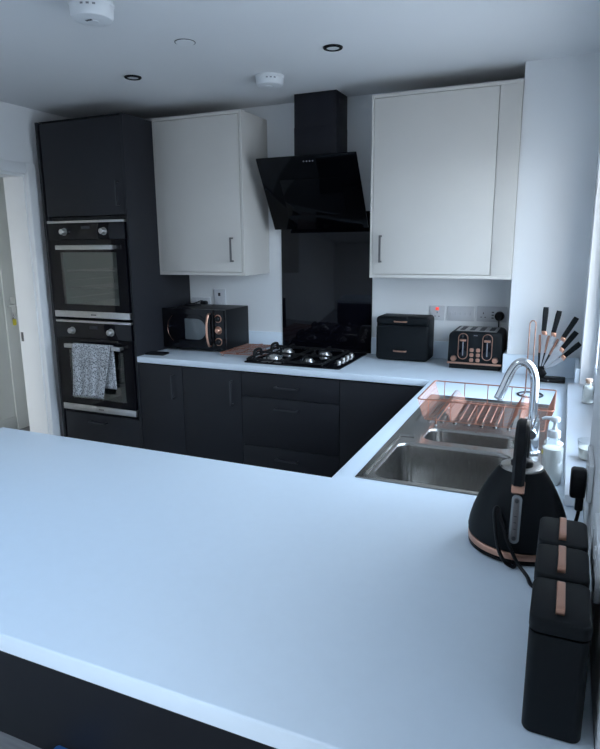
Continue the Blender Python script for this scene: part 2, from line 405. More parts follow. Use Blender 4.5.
# ------------------------------------------------------------------ ovens
def make_oven(zt, label):
    x0, x1 = -.0773, .5177; zb = zt-.592; W = x1-x0; f = YF-.003
    r = thing('built_in_oven', label, 'oven', ((x0+x1)/2, -.3, zb), group='pair of built-in ovens')
    # cavity shell (open front)
    m = MB(); c0, c1, cz0, cz1 = x0+.075, x1-.065, zb+.075, zt-.185
    m.box(x0+.006, x1-.002, -.12, -.10, zb+.03, zt-.02)
    m.box(x0+.006, c0, f+.022, -.12, zb+.03, zt-.125); m.box(c1, x1-.002, f+.022, -.12, zb+.03, zt-.125)
    m.box(c0, c1, f+.022, -.12, zb+.03, cz0); m.box(c0, c1, f+.022, -.12, cz1, zt-.125)
    m.build('cavity', 'enamel', r)
    m = MB(); m.box(x0+.006, x1-.002, f+.03, -.12, zt-.12, zt-.012); m.build('casing', 'carcass', r)
    m = MB()
    for zz in (cz0+.11, cz0+.215):
        m.tube([(c0+.004, -.565, zz), (c1-.004, -.565, zz)], .0045, 6); m.tube([(c0+.004, -.18, zz), (c1-.004, -.18, zz)], .003, 6)
        for k in range(9): xx = c0+.03+(c1-c0-.06)*k/8; m.tube([(xx, -.55, zz), (xx, -.18, zz)], .0018, 5)
    for zz in (cz0+.05, cz0+.11, cz0+.16, cz0+.215):
        m.tube([(c0+.006, -.56, zz-.008), (c0+.006, -.15, zz-.008)], .003, 5); m.tube([(c1-.006, -.56, zz-.008), (c1-.006, -.15, zz-.008)], .003, 5)
    m.build('rack', 'steel', r)
    # trims
    m = MB(); m.box(x0, x1, f-.016, f+.02, zt-.014, zt, .002); m.build('top_trim', 'steel', r)
    m = MB(); m.box(x0, x1, f-.018, f+.02, zb, zb+.040, .002); bt = m.build('bottom_trim', 'steel', r)
    xm = (x0+x1)/2+.02
    for k in range(4): 
        m = MB(); m.prism(rr(xm-.016+.0105*k, zb+.020, .008, .009, .003, 3), 'y', f-.0186, f-.0178)
        m.build('badge', 'detail', bt)
    # control fascia
    m = MB(); m.box(x0, x1, f-.014, f+.02, zt-.112, zt-.0145, .002); fa = m.build('control_panel', 'blackglass', r)
    for kx in (.133, .442):
        m = MB(); q = Matrix.Translation((x0+kx, f-.014, zt-.066)) @ Matrix.Rotation(pi/2, 4, 'X')
        m.lathe([(0, .030), (.015, .030), (.0175, .026), (.019, .004), (.023, .003), (.023, 0), (0, 0)], 0, 0, 28, q)
        m.box(x0+kx-.003, x0+kx+.003, f-.0465, f-.043, zt-.082, zt-.05, .001)
        m.build('knob', 'steel', fa)
    m = MB(); m.box(x0+.272, x0+.338, f-.0152, f-.0138, zt-.052, zt-.033); m.build('display', 'detail', fa)
    # door: frame round a tinted window
    m = MB(); w0, w1, wz0, wz1 = x0+.085, x1-.072, zb+.082, zt-.190; d0, d1 = zb+.041, zt-.115
    for a in ((x0+.001, w0, d0, d1), (w1, x1-.001, d0, d1), (w0, w1, d0, wz0), (w0, w1, wz1, d1)): m.box(a[0], a[1], f-.014, f+.006, a[2], a[3])
    dd = m.build('door', 'blackglass', r)
    m = MB(); m.box(w0-.002, w1+.002, f-.013, f-.008, wz0-.002, wz1+.002); m.build('window', 'ovenglass', dd)
    # bar handle
    m = MB(); hz = zt-.160; hx0, hx1 = x0+.088, x1-.063
    m.box(hx0, hx1, f-.056, f-.040, hz-.013, hz+.013, .003)
    for xx in (hx0+.004, hx1-.022): m.box(xx, xx+.018, f-.042, f-.014, hz-.010, hz+.010, .002)
    m.build('handle', 'steel', dd)
    return r, hz, f
make_oven(1.7247, 'upper built-in black oven with steel handle, window uncovered')
_, hz, of = make_oven(1.1147, 'lower built-in black oven with a speckled towel over its handle')

# towel over the lower oven's handle
def towel():
    bm = bmesh.new(); yc = of-.048; hw = .011; rows = []
    nx = 26
    # path parameter: front hem -> over the bar -> back hem
    def pt(u, s):
        # u 0..1 across, s in metres from the bar's top; s<0 front side, s>0 back side
        fold = .0035*math.sin(u*13+1.2)+.003*math.sin(u*27+s*8)
        if s < -.018:
            d = -s-.018; k = min(1, d/.33)
            x = .087+.302*u-k*(.036-.012*(1-u))+.010*math.sin(d*9+u*2)*k-.03*k*u
            return (x, yc-hw-.004-fold*(.3+k)-.006*k, hz+.013-d+.010*u*0)
        if s < .018:
            a = (s+.018)/.036*pi
            return (.087+.302*u, yc-math.cos(a)*(hw+.004), hz+.014+math.sin(a)*.005)
        d = s-.018; k = d/.29
        x = .15+.245*u-.02*k*u-(1-u)*.0
        x = .087+.302*u+k*(.05*(1-u)*1+.004)
        return (x, yc+hw+.0035+fold*.35*k, hz+.012-d)
    S_ = [-.352+.02*i for i in range(17)]+[-.018+.006*i for i in range(7)]+[.03+.02*i for i in range(14)]
    for s in S_: rows.append([bm.verts.new(pt(i/nx, s)) for i in range(nx+1)])
    for a, c in zip(rows[:-1], rows[1:]):
        for i in range(nx): bm.faces.new((a[i], a[i+1], c[i+1], c[i]))
    m = MB(); m.bm.free(); m.bm = bm; return m
tw = towel().build('tea_towel', 'towel', smooth=80)
sm = tw.modifiers.new('thick', 'SOLIDIFY'); sm.thickness = .003; sm.offset = 0
tag(tw, 'black and white speckled tea towel hung over the lower oven handle', 'towel')

# ------------------------------------------------------------------ base units along the back wall
def carcass(root, x0, x1, y0=-.578, y1=-.03, top=.870):
    m = MB()
    m.box(x0+.001, x0+.017, y0, y1, .15, top); m.box(x1-.017, x1-.001, y0, y1, .15, top)
    m.box(x0+.017, x1-.017, y0, y1, .15, .166); m.box(x0+.017, x1-.017, y1-.008, y1, .166, top); m.box(x0+.017, x1-.017, y0, y0+.09, top-.016, top)
    m.build('carcass', 'carcass', root)
    m = MB(); m.box(x0+.001, x1-.001, y0+.045, y0+.06, .0, .149); m.build('plinth', 'navy', root)
ZT = .864
def base_door(x0, x1, hx, label):
    r = thing('base_cabinet', label, 'cabinet', ((x0+x1)/2, -.3, 0), group='base cabinets along the back wall')
    carcass(r, x0, x1)
    m = MB(); m.box(x0+.0015, x1-.0015, YF, YF+.019, .155, ZT, .0015); d = m.build('door', 'navy', r)
    if hx: dbar((hx, YF, .672), (hx, YF, .808), (0, -1, 0)).build('handle', 'darkhandle', d)
base_door(TX1+.001, .861, .80, 'narrow charcoal base cabinet directly beside the tall oven cabinet')
base_door(.861, 1.261, 1.203, 'charcoal base cabinet below the copper rack, between narrow cabinet and drawers')
r = thing('drawer_cabinet', 'charcoal three-drawer base cabinet below the gas hob', 'cabinet', (1.56, -.3, 0), group='base cabinets along the back wall')
carcass(r, 1.261, 1.856, top=.86)
for z0, z1, hzz in ((.732, ZT, .798), (.441, .7285, .674), (.155, .4375, .378)):
    m = MB(); m.box(1.2625, 1.8545, YF, YF+.019, z0, z1, .0015); d = m.build('drawer', 'navy', r)
    dbar((1.483, YF, hzz), (1.615, YF, hzz), (0, -1, 0)).build('handle', 'darkhandle', d)
base_door(1.856, 2.354, None, 'plain charcoal corner base cabinet without a handle, in the inner corner')
# sink run and peninsula
r = thing('sink_cabinet', 'charcoal base cabinet under the stainless sink', 'cabinet', (2.7, -1.3, 0))
m = MB(); m.box(2.378, 2.394, -1.99, -.612, .15, .872); m.box(2.394, 2.98, -1.99, -.62, .15, .166); m.box(2.42, 2.436, -1.99, -.62, 0, .149); m.box(2.972, 2.988, -1.99, -.62, .166, .872); m.build('carcass', 'carcass', r)
for y0, y1, hy in ((-1.40, -1.0, -1.35), (-1.985, -1.403, -1.45)):
    m = MB(); m.box(2.357, 2.376, y0+.0015, y1-.0015, .155, ZT, .0015); d = m.build('door', 'navy', r)
    dbar((2.357, hy, .672), (2.357, hy, .808), (-1, 0, 0)).build('handle', 'darkhandle', d)
m = MB(); m.box(2.357, 2.376, -.9985, -.622, .155, ZT, .0015); m.build('filler_panel', 'navy', r)
r = thing('peninsula_cabinet', 'dark panelled base under the overhanging peninsula worktop', 'cabinet', (2.0, -2.2, 0))
m = MB(); m.box(1.045, 2.985, -2.36, -2.035, 0, .872); m.build('carcass', 'carcass', r)
m = MB(); m.box(1.03, 2.988, -2.378, -2.361, 0, .8725, .001); m.build('back_panel', 'navy', r)
m = MB(); m.box(1.026, 1.0445, -2.36, -2.02, 0, .8725, .001); m.build('end_panel', 'navy', r)
for k in range(3):
    x0 = 1.05+.43*k; m = MB(); m.box(x0+.0015, x0+.4285, -2.034, -2.016, .155, ZT, .0015); d = m.build('door', 'navy', r)
    dbar((x0+.06, -2.016, .672), (x0+.06, -2.016, .808), (0, 1, 0)).build('handle', 'darkhandle', d)

# ------------------------------------------------------------------ wall units
YW = -.332
def wall_unit(x0, x1, z0, z1, d0, d1, hx, label, filler=False):
    r = thing('wall_cabinet', label, 'cabinet', ((x0+x1)/2, -.17, z0), group='white wall cabinets')
    m = MB(); y1 = -.002
    m.box(x0, d0-.0025, YW, y1, z0, z1, .0008); xr = d1+.0025
    if not filler: m.box(xr, x1, YW, y1, z0, z1, .0008)
    else: m.box(x1-.016, x1, YW+.03, y1, z0+.001, z1-.001)
    m.box(d0-.003, x1 if filler else xr+.001, YW, y1, z0, z0+.0185, .0008); m.box(d0-.003, x1 if filler else xr+.001, YW, y1, z1-.0165, z1, .0008)
    m.box(d0, x1-.016, -.02, -.003, z0+.01, z1-.01); m.box(d0-.003, xr, YW+.020, YW+.024, z0+.01, z1-.01)
    m.build('carcass', 'whitecab', r)
    if filler:
        m = MB(); m.box(xr, x1, YW, YW+.018, z0+.019, z1-.017, .0008); m.build('filler_panel', 'whitecab', r)
    m = MB(); m.box(d0, d1, YW-.001, YW+.018, z0+.0215, z1-.0195, .0012); d = m.build('door', 'whitecab', r)
    h = dbar((hx, YW-.001, 1.477), (hx, YW-.001, 1.610), (0, -1, 0), .0046, .027).build('handle', 'greyhandle', d)
    return r
wall_unit(TX1+.002, 1.157, 1.391, 2.318, .5575, 1.1385, 1.079, 'white wall cabinet between the tall dark housing and the cooker hood')
wall_unit(1.928, XK-.001, 1.391, 2.318, 1.9435, 2.5585, 1.990, 'larger white wall cabinet above the bread bin and toaster', True)

# ------------------------------------------------------------------ splashback, hood
b = MB(); b.box(1.246, 1.846, -.008, -.001, H+.001, 1.76, .001); tag(b.build('glass_splashback', 'blackglass'), 'tall glossy black glass splashback behind the gas hob', 'splashback')
r = thing('cooker_hood', 'angled black glass cooker hood with square chimney above the hob', 'cooker hood', (1.546, -.01, 1.66))
b = MB(); b.box(1.425, 1.680, -.19, -.009, 2.13, ZC-.0005, .001); ch = b.build('chimney', 'hoodmetal', r)
b = MB(); b.box(1.4235, 1.6815, -.1915, -.009, 1.98, 2.22, .0006); b.build('chimney_sleeve', 'hoodmetal', r)
b = MB()
for k in range(5): b.box(1.680, 1.6815, -.15+.02*k, -.138+.02*k, 2.34, 2.365)
b.build('vent_slots', 'detail', ch)
b = MB(); b.prism([(-.305, 2.0), (-.05, 1.70), (-.010, 1.70), (-.010, 2.0)], 'x', 1.345, 1.735, .003); b.build('body', 'hoodmetal', r)
p0, p1 = Vector((1.546, -.098, 1.660)), Vector((1.546, -.335, 2.046))
ez = (p1-p0).normalized(); ex = Vector((1, 0, 0)); en = ex.cross(ez)   # en points out, down and forward
if en.y > 0: en = -en
L = (p1-p0).length
FM = Matrix(((ex.x, ez.x, en.x, p0.x), (ex.y, ez.y, en.y, p0.y), (ex.z, ez.z, en.z, p0.z), (0, 0, 0, 1)))
b = MB(); b.prism(rr(0, L/2, .598, L, .004), 'z', -.008, 0, .0012, mtx=FM); gp = b.build('glass_panel', 'hoodglass', r)
b = MB(); b.prism(rr(.005, L*.46, .37, L*.50, .004), 'z', .0005, .007, .0015, mtx=FM); b.build('inner_panel', 'hoodglass', gp)
b = MB()
for k in range(4): b.prism(circ(-.01+.018*k, L*.93, .0042, 14), 'z', .0001, .0012, mtx=FM)
b.build('control_buttons', 'greydetail', gp)
b = MB(); b.prism(rr(0, L/2, .46, L-.06, .004), 'z', -.03, -.0085, .002, mtx=FM); b.build('backing_frame', 'hoodmetal', r)

# ------------------------------------------------------------------ gas hob
r = thing('gas_hob', 'black glass gas hob with four burners set in the worktop', 'hob', (1.54, -.30, H))
b = MB(); b.prism(rr(1.544, -.298, .585, .505, .012), 'z', H+.0008, H+.008, .0025); b.build('glass_plate', 'blackglass', r)
BZ = H+.008
def burner(x, y, R):
    m = MB(); m.lathe([(0, BZ), (R*1.35, BZ), (R*1.3, BZ+.004), (R*1.02, BZ+.005), (R*.98, BZ+.011), (0, BZ+.011)], x, y, 28); bb = m.build('burner', 'steel', r)
    m = MB(); m.lathe([(0, BZ+.011), (R*.86, BZ+.011), (R*.9, BZ+.013), (R*.84, BZ+.017), (0, BZ+.0175)], x, y, 28); m.build('burner_cap', 'steel', bb)
BUR = [(1.376, -.400, .034), (1.359, -.170, .030), (1.605, -.420, .025), (1.610, -.180, .031)]
for q in BUR: burner(*q)
def support(xc, bs):
    m = MB(); w = .115; y0, y1 = -.525, -.065; zt = BZ+.034
    fr = [(xc-w, y0), (xc+w, y0), (xc+w, y1), (xc-w, y1)]
    sec = [(-.0055, -.004), (.0055, -.004), (.0055, .004), (-.0055, .004)]
    m.tube([(p[0], p[1], zt-.022) for p in rr(xc, (y0+y1)/2, 2*w, y1-y0, .03)], 1, closed=True, sec=sec)
    m.tube([(xc-w, (y0+y1)/2, zt-.022), (xc+w, (y0+y1)/2, zt-.022)], 1, sec=sec)
    for (bx, by, R) in bs:
        for dx, dy, ln in ((-1, 0, bx-(xc-w)), (1, 0, (xc+w)-bx), (0, -1, .1), (0, 1, .1)):
            px, py = bx+dx*ln, by+dy*min(ln, .105)
            if dy: py = max(y0, min(y1, py)); 
            ex_, ey_ = bx+dx*.022, by+dy*.022
            m.ribbon(smoothpath([(px, py, zt-.024), (px-dx*.003, py-dy*.003, zt-.008), (px-dx*.018, py-dy*.018, zt+.001), (ex_+dx*.01, ey_+dy*.01, zt), (ex_, ey_, zt-.004)], 4), .009, .009, Vector((-dy, dx, 0)))
    for px, py in fr: m.cyl((px*.97+xc*.03, py*.97+(y0+y1)/2*.03, BZ), (px*.97+xc*.03, py*.97+(y0+y1)/2*.03, zt-.020), .006, n=10)
    m.build('pan_support', 'castiron', r)
support(1.372, BUR[:2]); support(1.612, BUR[2:])
# wok arms at the outer side
for y in (-.400, -.170):
    m = MB(); x = 1.266
    m.ribbon(smoothpath([(x, y-.045, BZ+.004), (x, y-.044, BZ+.030), (x, y-.028, BZ+.046), (x, y+.028, BZ+.046), (x, y+.044, BZ+.030), (x, y+.045, BZ+.004)], 5), .016, .014, Vector((1, 0, 0)))
    m.build('support_arm', 'castiron', r)
for x, y in ((1.781, -.405), (1.778, -.325), (1.775, -.245), (1.772, -.165)):
    m = MB(); m.lathe([(0, BZ), (.020, BZ), (.020, BZ+.003), (.0150, BZ+.004), (.0138, BZ+.014), (.0115, BZ+.016), (0, BZ+.016)], x, y, 24)
    m.box(x-.0025, x+.0025, y-.011, y+.011, BZ+.0155, BZ+.0175, .0006); m.build('knob', 'steel', r)

# ------------------------------------------------------------------ copper wire rack beside the hob
r = thing('wire_rack', 'flat copper wire cooling rack lying between microwave and hob', 'rack', (1.130, -.245, H+.0012), (0, 0, math.radians(1.5)))
W2, D2, z = .113, .182, .020
b = MB(); b.tube([(p[0], p[1], z) for p in rr(0, 0, 2*W2, 2*D2, .012)], .0028, 6, True)
b.tube([(0, -D2, z), (0, D2, z+.0)], .0022, 6); b.tube([(-W2, 0, z), (W2, 0, z)], .0022, 6)
b.build('frame', 'copperwire', r, local=True)
b = MB()
for k in range(1, 18): x = -W2+2*W2*k/18; b.tube([(x, -D2, z+.003), (x*.9, 0, z+.010), (x, D2, z+.003)], .0014, 5)
for s in (-1, 1):
    b.tube([(-W2, s*D2, z+.004), (0, 0, z+.014), (W2, s*D2, z+.004)], .0022, 6)
    b.tube([(-W2, 0, z+.004), (0, s*D2, z+.006), (W2, 0, z+.004)], .0022, 6)
b.build('wires', 'copperwire', r, local=True)
for sx in (-1, 1):
    for sy in (-1, 1):
        b = MB(); b.tube(smoothpath([(sx*W2*.92, sy*D2*.9, z), (sx*W2*.95, sy*D2*.92, .0065), (sx*W2*.85, sy*D2*.92, .0065), (sx*W2*.8, sy*D2*.9, z)], 4), .0021, 6); b.build('foot', 'copperwire', r, local=True)

# ------------------------------------------------------------------ microwave
mx0, mx1, my, mz0, mz1 = .5445, 1.003, -.335, H+.018, 1.180
r = thing('microwave', 'black microwave with copper handle and dials beside the tall cabinet', 'microwave', ((mx0+mx1)/2, -.16, H))
b = MB(); b.box(mx0+.036, mx1, my+.030, -.02, mz0, mz1, .004)
for k in range(3): b.box(mx0+.1+.05*k, mx0+.135+.05*k, -.2, -.08, mz1-.001, mz1+.0012)
b.build('body', 'black', r)
for x in (mx0+.07, mx1-.05):
    for y in (my+.06, -.05):
        b = MB(); b.cyl((x, y, H+.0005), (x, y, mz0+.001), .012, .014, 14); b.build('foot', 'black', r)
dxe = .925
b = MB(); b.box(mx0, dxe, my, my+.030, mz0, mz1, .004); dd = b.build('door', 'blackgloss', r)
b = MB(); b.box(dxe+.001, mx1, my, my+.030, mz0, mz1, .004); cp = b.build('control_panel', 'blackgloss', r)
zc = (mz0+mz1)/2; xc = .748
b = MB(); b.prism(rr(xc, zc, .282, .182, .09, 10), 'y', my-.004, my+.001, .002); wnd = b.build('window', 'blackglass', dd)
pts = [(xc-.03, zc+.066), (xc-.03, zc-.066)]+[(xc+.062+.062*math.cos(a), zc+.066*math.sin(a)) for a in [-pi/2+pi*k/14 for k in range(15)]]
b = MB(); b.prism(pts, 'y', my-.0055, my-.003, .0008); b.build('screen_or_reflection', 'mesh', wnd)  # reflection on the door glass built as a grey panel, cut straight at left
b = MB(); a0 = [pi*.72+pi*.56*k/16 for k in range(17)]
b.tube([(xc-.055+.108*math.cos(a), my-.004, zc+.104*math.sin(a)) for a in a0], .0013, 6); b.build('door_trim', 'bronze', dd)
b = MB(); hp = [(0.904, my-.002, zc+.101), (0.904, my-.024, zc+.097), (0.899, my-.034, zc+.05), (0.897, my-.036, zc), (0.899, my-.034, zc-.05), (0.904, my-.024, zc-.097), (0.904, my-.002, zc-.101)]
b.ribbon(smoothpath(hp, 4), .014, .008, Vector((1, 0, 0))); b.build('handle', 'copper', dd)
for zz, kind in ((zc+.072, 'ring'), (zc, 'copper'), (zc-.072, 'ring')):
    q = Matrix.Translation((.961, my, zz)) @ Matrix.Rotation(pi/2, 4, 'X')
    b = MB(); b.lathe([(0, .004), (.0215, .004), (.025, .002), (.025, 0), (0, 0)], 0, 0, 28, q); bz = b.build('dial_ring', 'copper', cp)
    b = MB(); b.lathe([(0, .020), (.013, .020), (.0165, .016), (.020, .004), (0, .004)], 0, 0, 28, q)
    b.box(.959, .963, my-.0225, my-.019, zz-.012, zz+.012, .001); b.build('dial', 'copper' if kind == 'copper' else 'blackgloss', bz)

# its cord and plug, trailing over its top
b = MB(); b.prism(rr(.669, 1.178, .046, .05, .014), 'y', -.046, -.0112, .006); PB = b
b = MB(); b.tube(smoothpath([(.669, -.03, 1.19), (.662, -.05, 1.205), (.63, -.09, 1.190), (.60, -.17, 1.1855), (.66, -.20, 1.1855), (.72, -.15, 1.1855), (.66, -.10, 1.1855), (.59, -.10, 1.1855), (.575, -.05, 1.1855), (.57, -.012, 1.165), (.57, -.010, 1.12)], 6), .0036, 7); pc = b.build('power_cord', 'black', r); PB.build('plug', 'black', pc)

# ------------------------------------------------------------------ phone-like slab by the tall cabinet
r = thing('black_phone', 'thin black phone lying on worktop corner beside the tall cabinet', 'phone', (.616, -.505, H), (0, 0, math.radians(5)))
b = MB(); b.prism(rr(0, 0, .132, .080, .010), 'z', .0006, .0115, .002); b.build('body', 'blackgloss', r, local=True)
b = MB(); b.prism(rr(0, 0, .122, .070, .008), 'z', .0116, .0122); b.build('screen_or_reflection', 'blackglass', r, local=True)

# ------------------------------------------------------------------ wall sockets
def faceplate(x0, x1, z0, z1, name, label, y=0.0, cat='socket', m='socketgrey', group='wall sockets'):
    r = thing(name, label, cat, ((x0+x1)/2, y-.001, (z0+z1)/2), group=group)
    b = MB(); b.prism(rr((x0+x1)/2, (z0+z1)/2, x1-x0, z1-z0, .005), 'y', y-.010, y-.0008, .003); b.build('plate', m, r)
    return r
def gang(r, xc, zc, y=-.010):
    b = MB()
    for dx, dz, w, h in ((0, .016, .004, .010), (-.011, -.006, .008, .004), (.011, -.006, .008, .004)): b.box(xc+dx-w/2, xc+dx+w/2, y-.0006, y+.001, zc+dz-h/2-.005, zc+dz+h/2-.005)
    b.build('pin_holes', 'detail', r)
    b = MB(); b.box(xc-.007, xc+.007, y-.004, y+.001, zc+.020, zc+.036, .0012); return b.build('rocker', 'socketgrey', r)
r = faceplate(2.198, 2.284, 1.133, 1.219, 'cooker_switch', 'single socket plate with red lit switch, above the bread bin')
gang(r, 2.241, 1.168); b = MB(); b.box(2.232, 2.250, -.0145, -.009, 1.192, 1.209, .0015); b.build('red_switch', 'neon', r)
r = faceplate(2.298, 2.450, 1.134, 1.218, 'switch_plate', 'wide blank-fronted switch plate between the red-lit socket and the plugged socket', cat='switch')
for k in range(5):
    b = MB(); x = 2.318+.028*k; b.box(x-.006, x+.006, -.0125, -.0095, 1.168, 1.188, .0015); b.build('rocker', 'socketgrey', r)
r = faceplate(2.464, 2.626, 1.136, 1.222, 'double_socket', 'double socket behind the toaster with a black plug in it')
gang(r, 2.500, 1.172); gang(r, 2.592, 1.172)
for k in range(3):
    b = MB(); b.box(2.545, 2.557, -.0108, -.0095, 1.155+.016*k, 1.161+.016*k); b.build('usb_port', 'detail', r)
r = faceplate(.560, .706, 1.136, 1.222, 'double_socket', 'double socket low on the wall, half hidden behind the microwave')
gang(r, .597, 1.172); gang(r, .669, 1.172)
r = faceplate(.735, .826, 1.136, 1.281, 'fused_switch', 'upright switched plate standing above the microwave', cat='switch')
b = MB(); b.box(.771, .789, -.0135, -.009, 1.236, 1.258, .002); b.build('rocker', 'detail', r)
b = MB(); b.box(.768, .794, -.0125, -.009, 1.165, 1.195, .001); b.build('fuse_carrier', 'socketgrey', r)

# ------------------------------------------------------------------ bread bin
bx0, bx1, by0, by1, bz1 = 1.929, 2.232, -.190, -.032, 1.166
r = thing('bread_bin', 'matt black two-tier bread bin with copper handles next to the toaster', 'bread bin', ((bx0+bx1)/2, -.11, H))
def bin_pts(i=0): return rr((bx0+bx1)/2, (H+bz1)/2+.002, bx1-bx0-2*i, bz1-H-.004-2*i, .020-i, 6)
b = MB(); b.prism(bin_pts(), 'y', by0+.016, by1, .006, 3); b.build('body', 'mattblack', r)
for z0, z1, hz_ in ((1.119, bz1-.0015, 1.139), (H+.006, 1.1175, .970)):
    b = MB(); w = bx1-bx0-.004
    b.prism(rr((bx0+bx1)/2, (z0+z1)/2, w, z1-z0, .018, 6), 'y', by0, by0+.0155, .011, 4); d = b.build('door', 'mattblack', r)
    b = MB(); xm = 2.072; b.ribbon(smoothpath([(xm-.036, by0+.001, hz_), (xm-.032, by0-.010, hz_), (xm, by0-.014, hz_), (xm+.032, by0-.010, hz_), (xm+.036, by0+.001, hz_)], 4), .009, .006, Vector((0, 0, 1))); b.build('handle', 'copper', d)

# ------------------------------------------------------------------ toaster
tx0, tx1, ty0, ty1, tz1 = 2.358, 2.638, -.285, -.035, 1.112
r = thing('toaster', 'black four-slice toaster with copper buttons in the corner', 'toaster', ((tx0+tx1)/2, -.16, H))
b = MB(); b.box(tx0+.008, tx1-.008, ty0+.008, ty1-.008, H+.0006, H+.030, .004); b.build('base', 'black', r)
b = MB(); pts = [(tx0, H+.030), (tx1, H+.030)]+arc(tx1-.028-.004, tz1-.028, .028, 0, pi/2, 8)+arc(tx0+.028+.004, tz1-.028, .028, pi/2, pi, 8)
b.prism(pts, 'y', ty0, ty1, .006, 3); bd = b.build('body', 'mattblack', r)
b = MB(); b.box(tx0-.001, tx1+.001, ty0-.004, ty0+.004, H+.028, H+.038, .0015); b.build('copper_strip', 'copper', r)
b = MB(); b.box(tx0+.036, tx1-.036, ty0+.030, ty1-.03, tz1-.001, tz1+.002, .001); tp = b.build('top_plate', 'steel', r)
for k in range(4):
    x = tx0+.064+.0505*k; b = MB(); b.box(x-.013, x+.013, ty0+.055, ty1-.055, tz1+.0018, tz1+.0030, .0005); b.build('slot', 'detail', tp)
for xc_ in (2.4375, 2.562):
    za, zb_ = .967, 1.102
    b = MB(); b.prism(rr(xc_, (za+zb_)/2, .046, zb_-za, .023, 8), 'y', ty0-.002, ty0+.001, .0005); sl = b.build('lever_window', 'blackglass', r)
    b = MB(); b.tube([(p[0], ty0-.003, p[1]) for p in rr(xc_, (za+zb_)/2, .048, zb_-za+.002, .024, 8)], .0022, 6, True); b.build('window_rim', 'copper', sl)
    b = MB(); b.box(xc_-.016, xc_+.016, ty0-.020, ty0-.002, 1.063, 1.074, .003); b.build('lever', 'copper', sl)
    b = MB(); b.box(xc_-.003, xc_+.003, ty0-.004, ty0-.0018, .985, 1.058, .0008); b.build('lever_track', 'greydetail', sl)
for xc_ in (2.4835, 2.5165):
    for zz in (1.0165, .990, .963):
        b = MB(); b.prism(rr(xc_, zz, .020, .020, .006, 4), 'y', ty0-.006, ty0+.001, .002); b.build('button', 'copper', r)
for xc_ in (2.391, 2.605):
    b = MB(); q = Matrix.Translation((xc_, ty0+.001, .968)) @ Matrix.Rotation(pi/2, 4, 'X')
    b.lathe([(0, .019), (.012, .019), (.0145, .016), (.0155, 0), (0, 0)], 0, 0, 22, q); b.build('dial', 'copper', r)
for k in range(4):
    b = MB(); b.box(2.4905+.0052*k, 2.4942+.0052*k, ty0-.0008, ty0+.001, 1.0925, 1.096); b.build('badge', 'greydetail', r)

# its cord and plug
b = MB(); q = Matrix.Translation((2.588, -.0112, 1.170)) @ Matrix.Rotation(pi/2, 4, 'X')
b.lathe([(0, .034), (.016, .034), (.023, .028), (.0265, .006), (.0265, 0), (0, 0)], 0, 0, 24, q); PB = b
b = MB(); b.tube(smoothpath([(2.588, -.028, 1.148), (2.588, -.030, 1.12), (2.592, -.028, 1.05), (2.60, -.03, .97), (2.585, -.026, .922), (2.53, -.024, .9165)], 6), .0035, 7); pc = b.build('power_cord', 'black', r); PB.build('plug', 'black', pc)

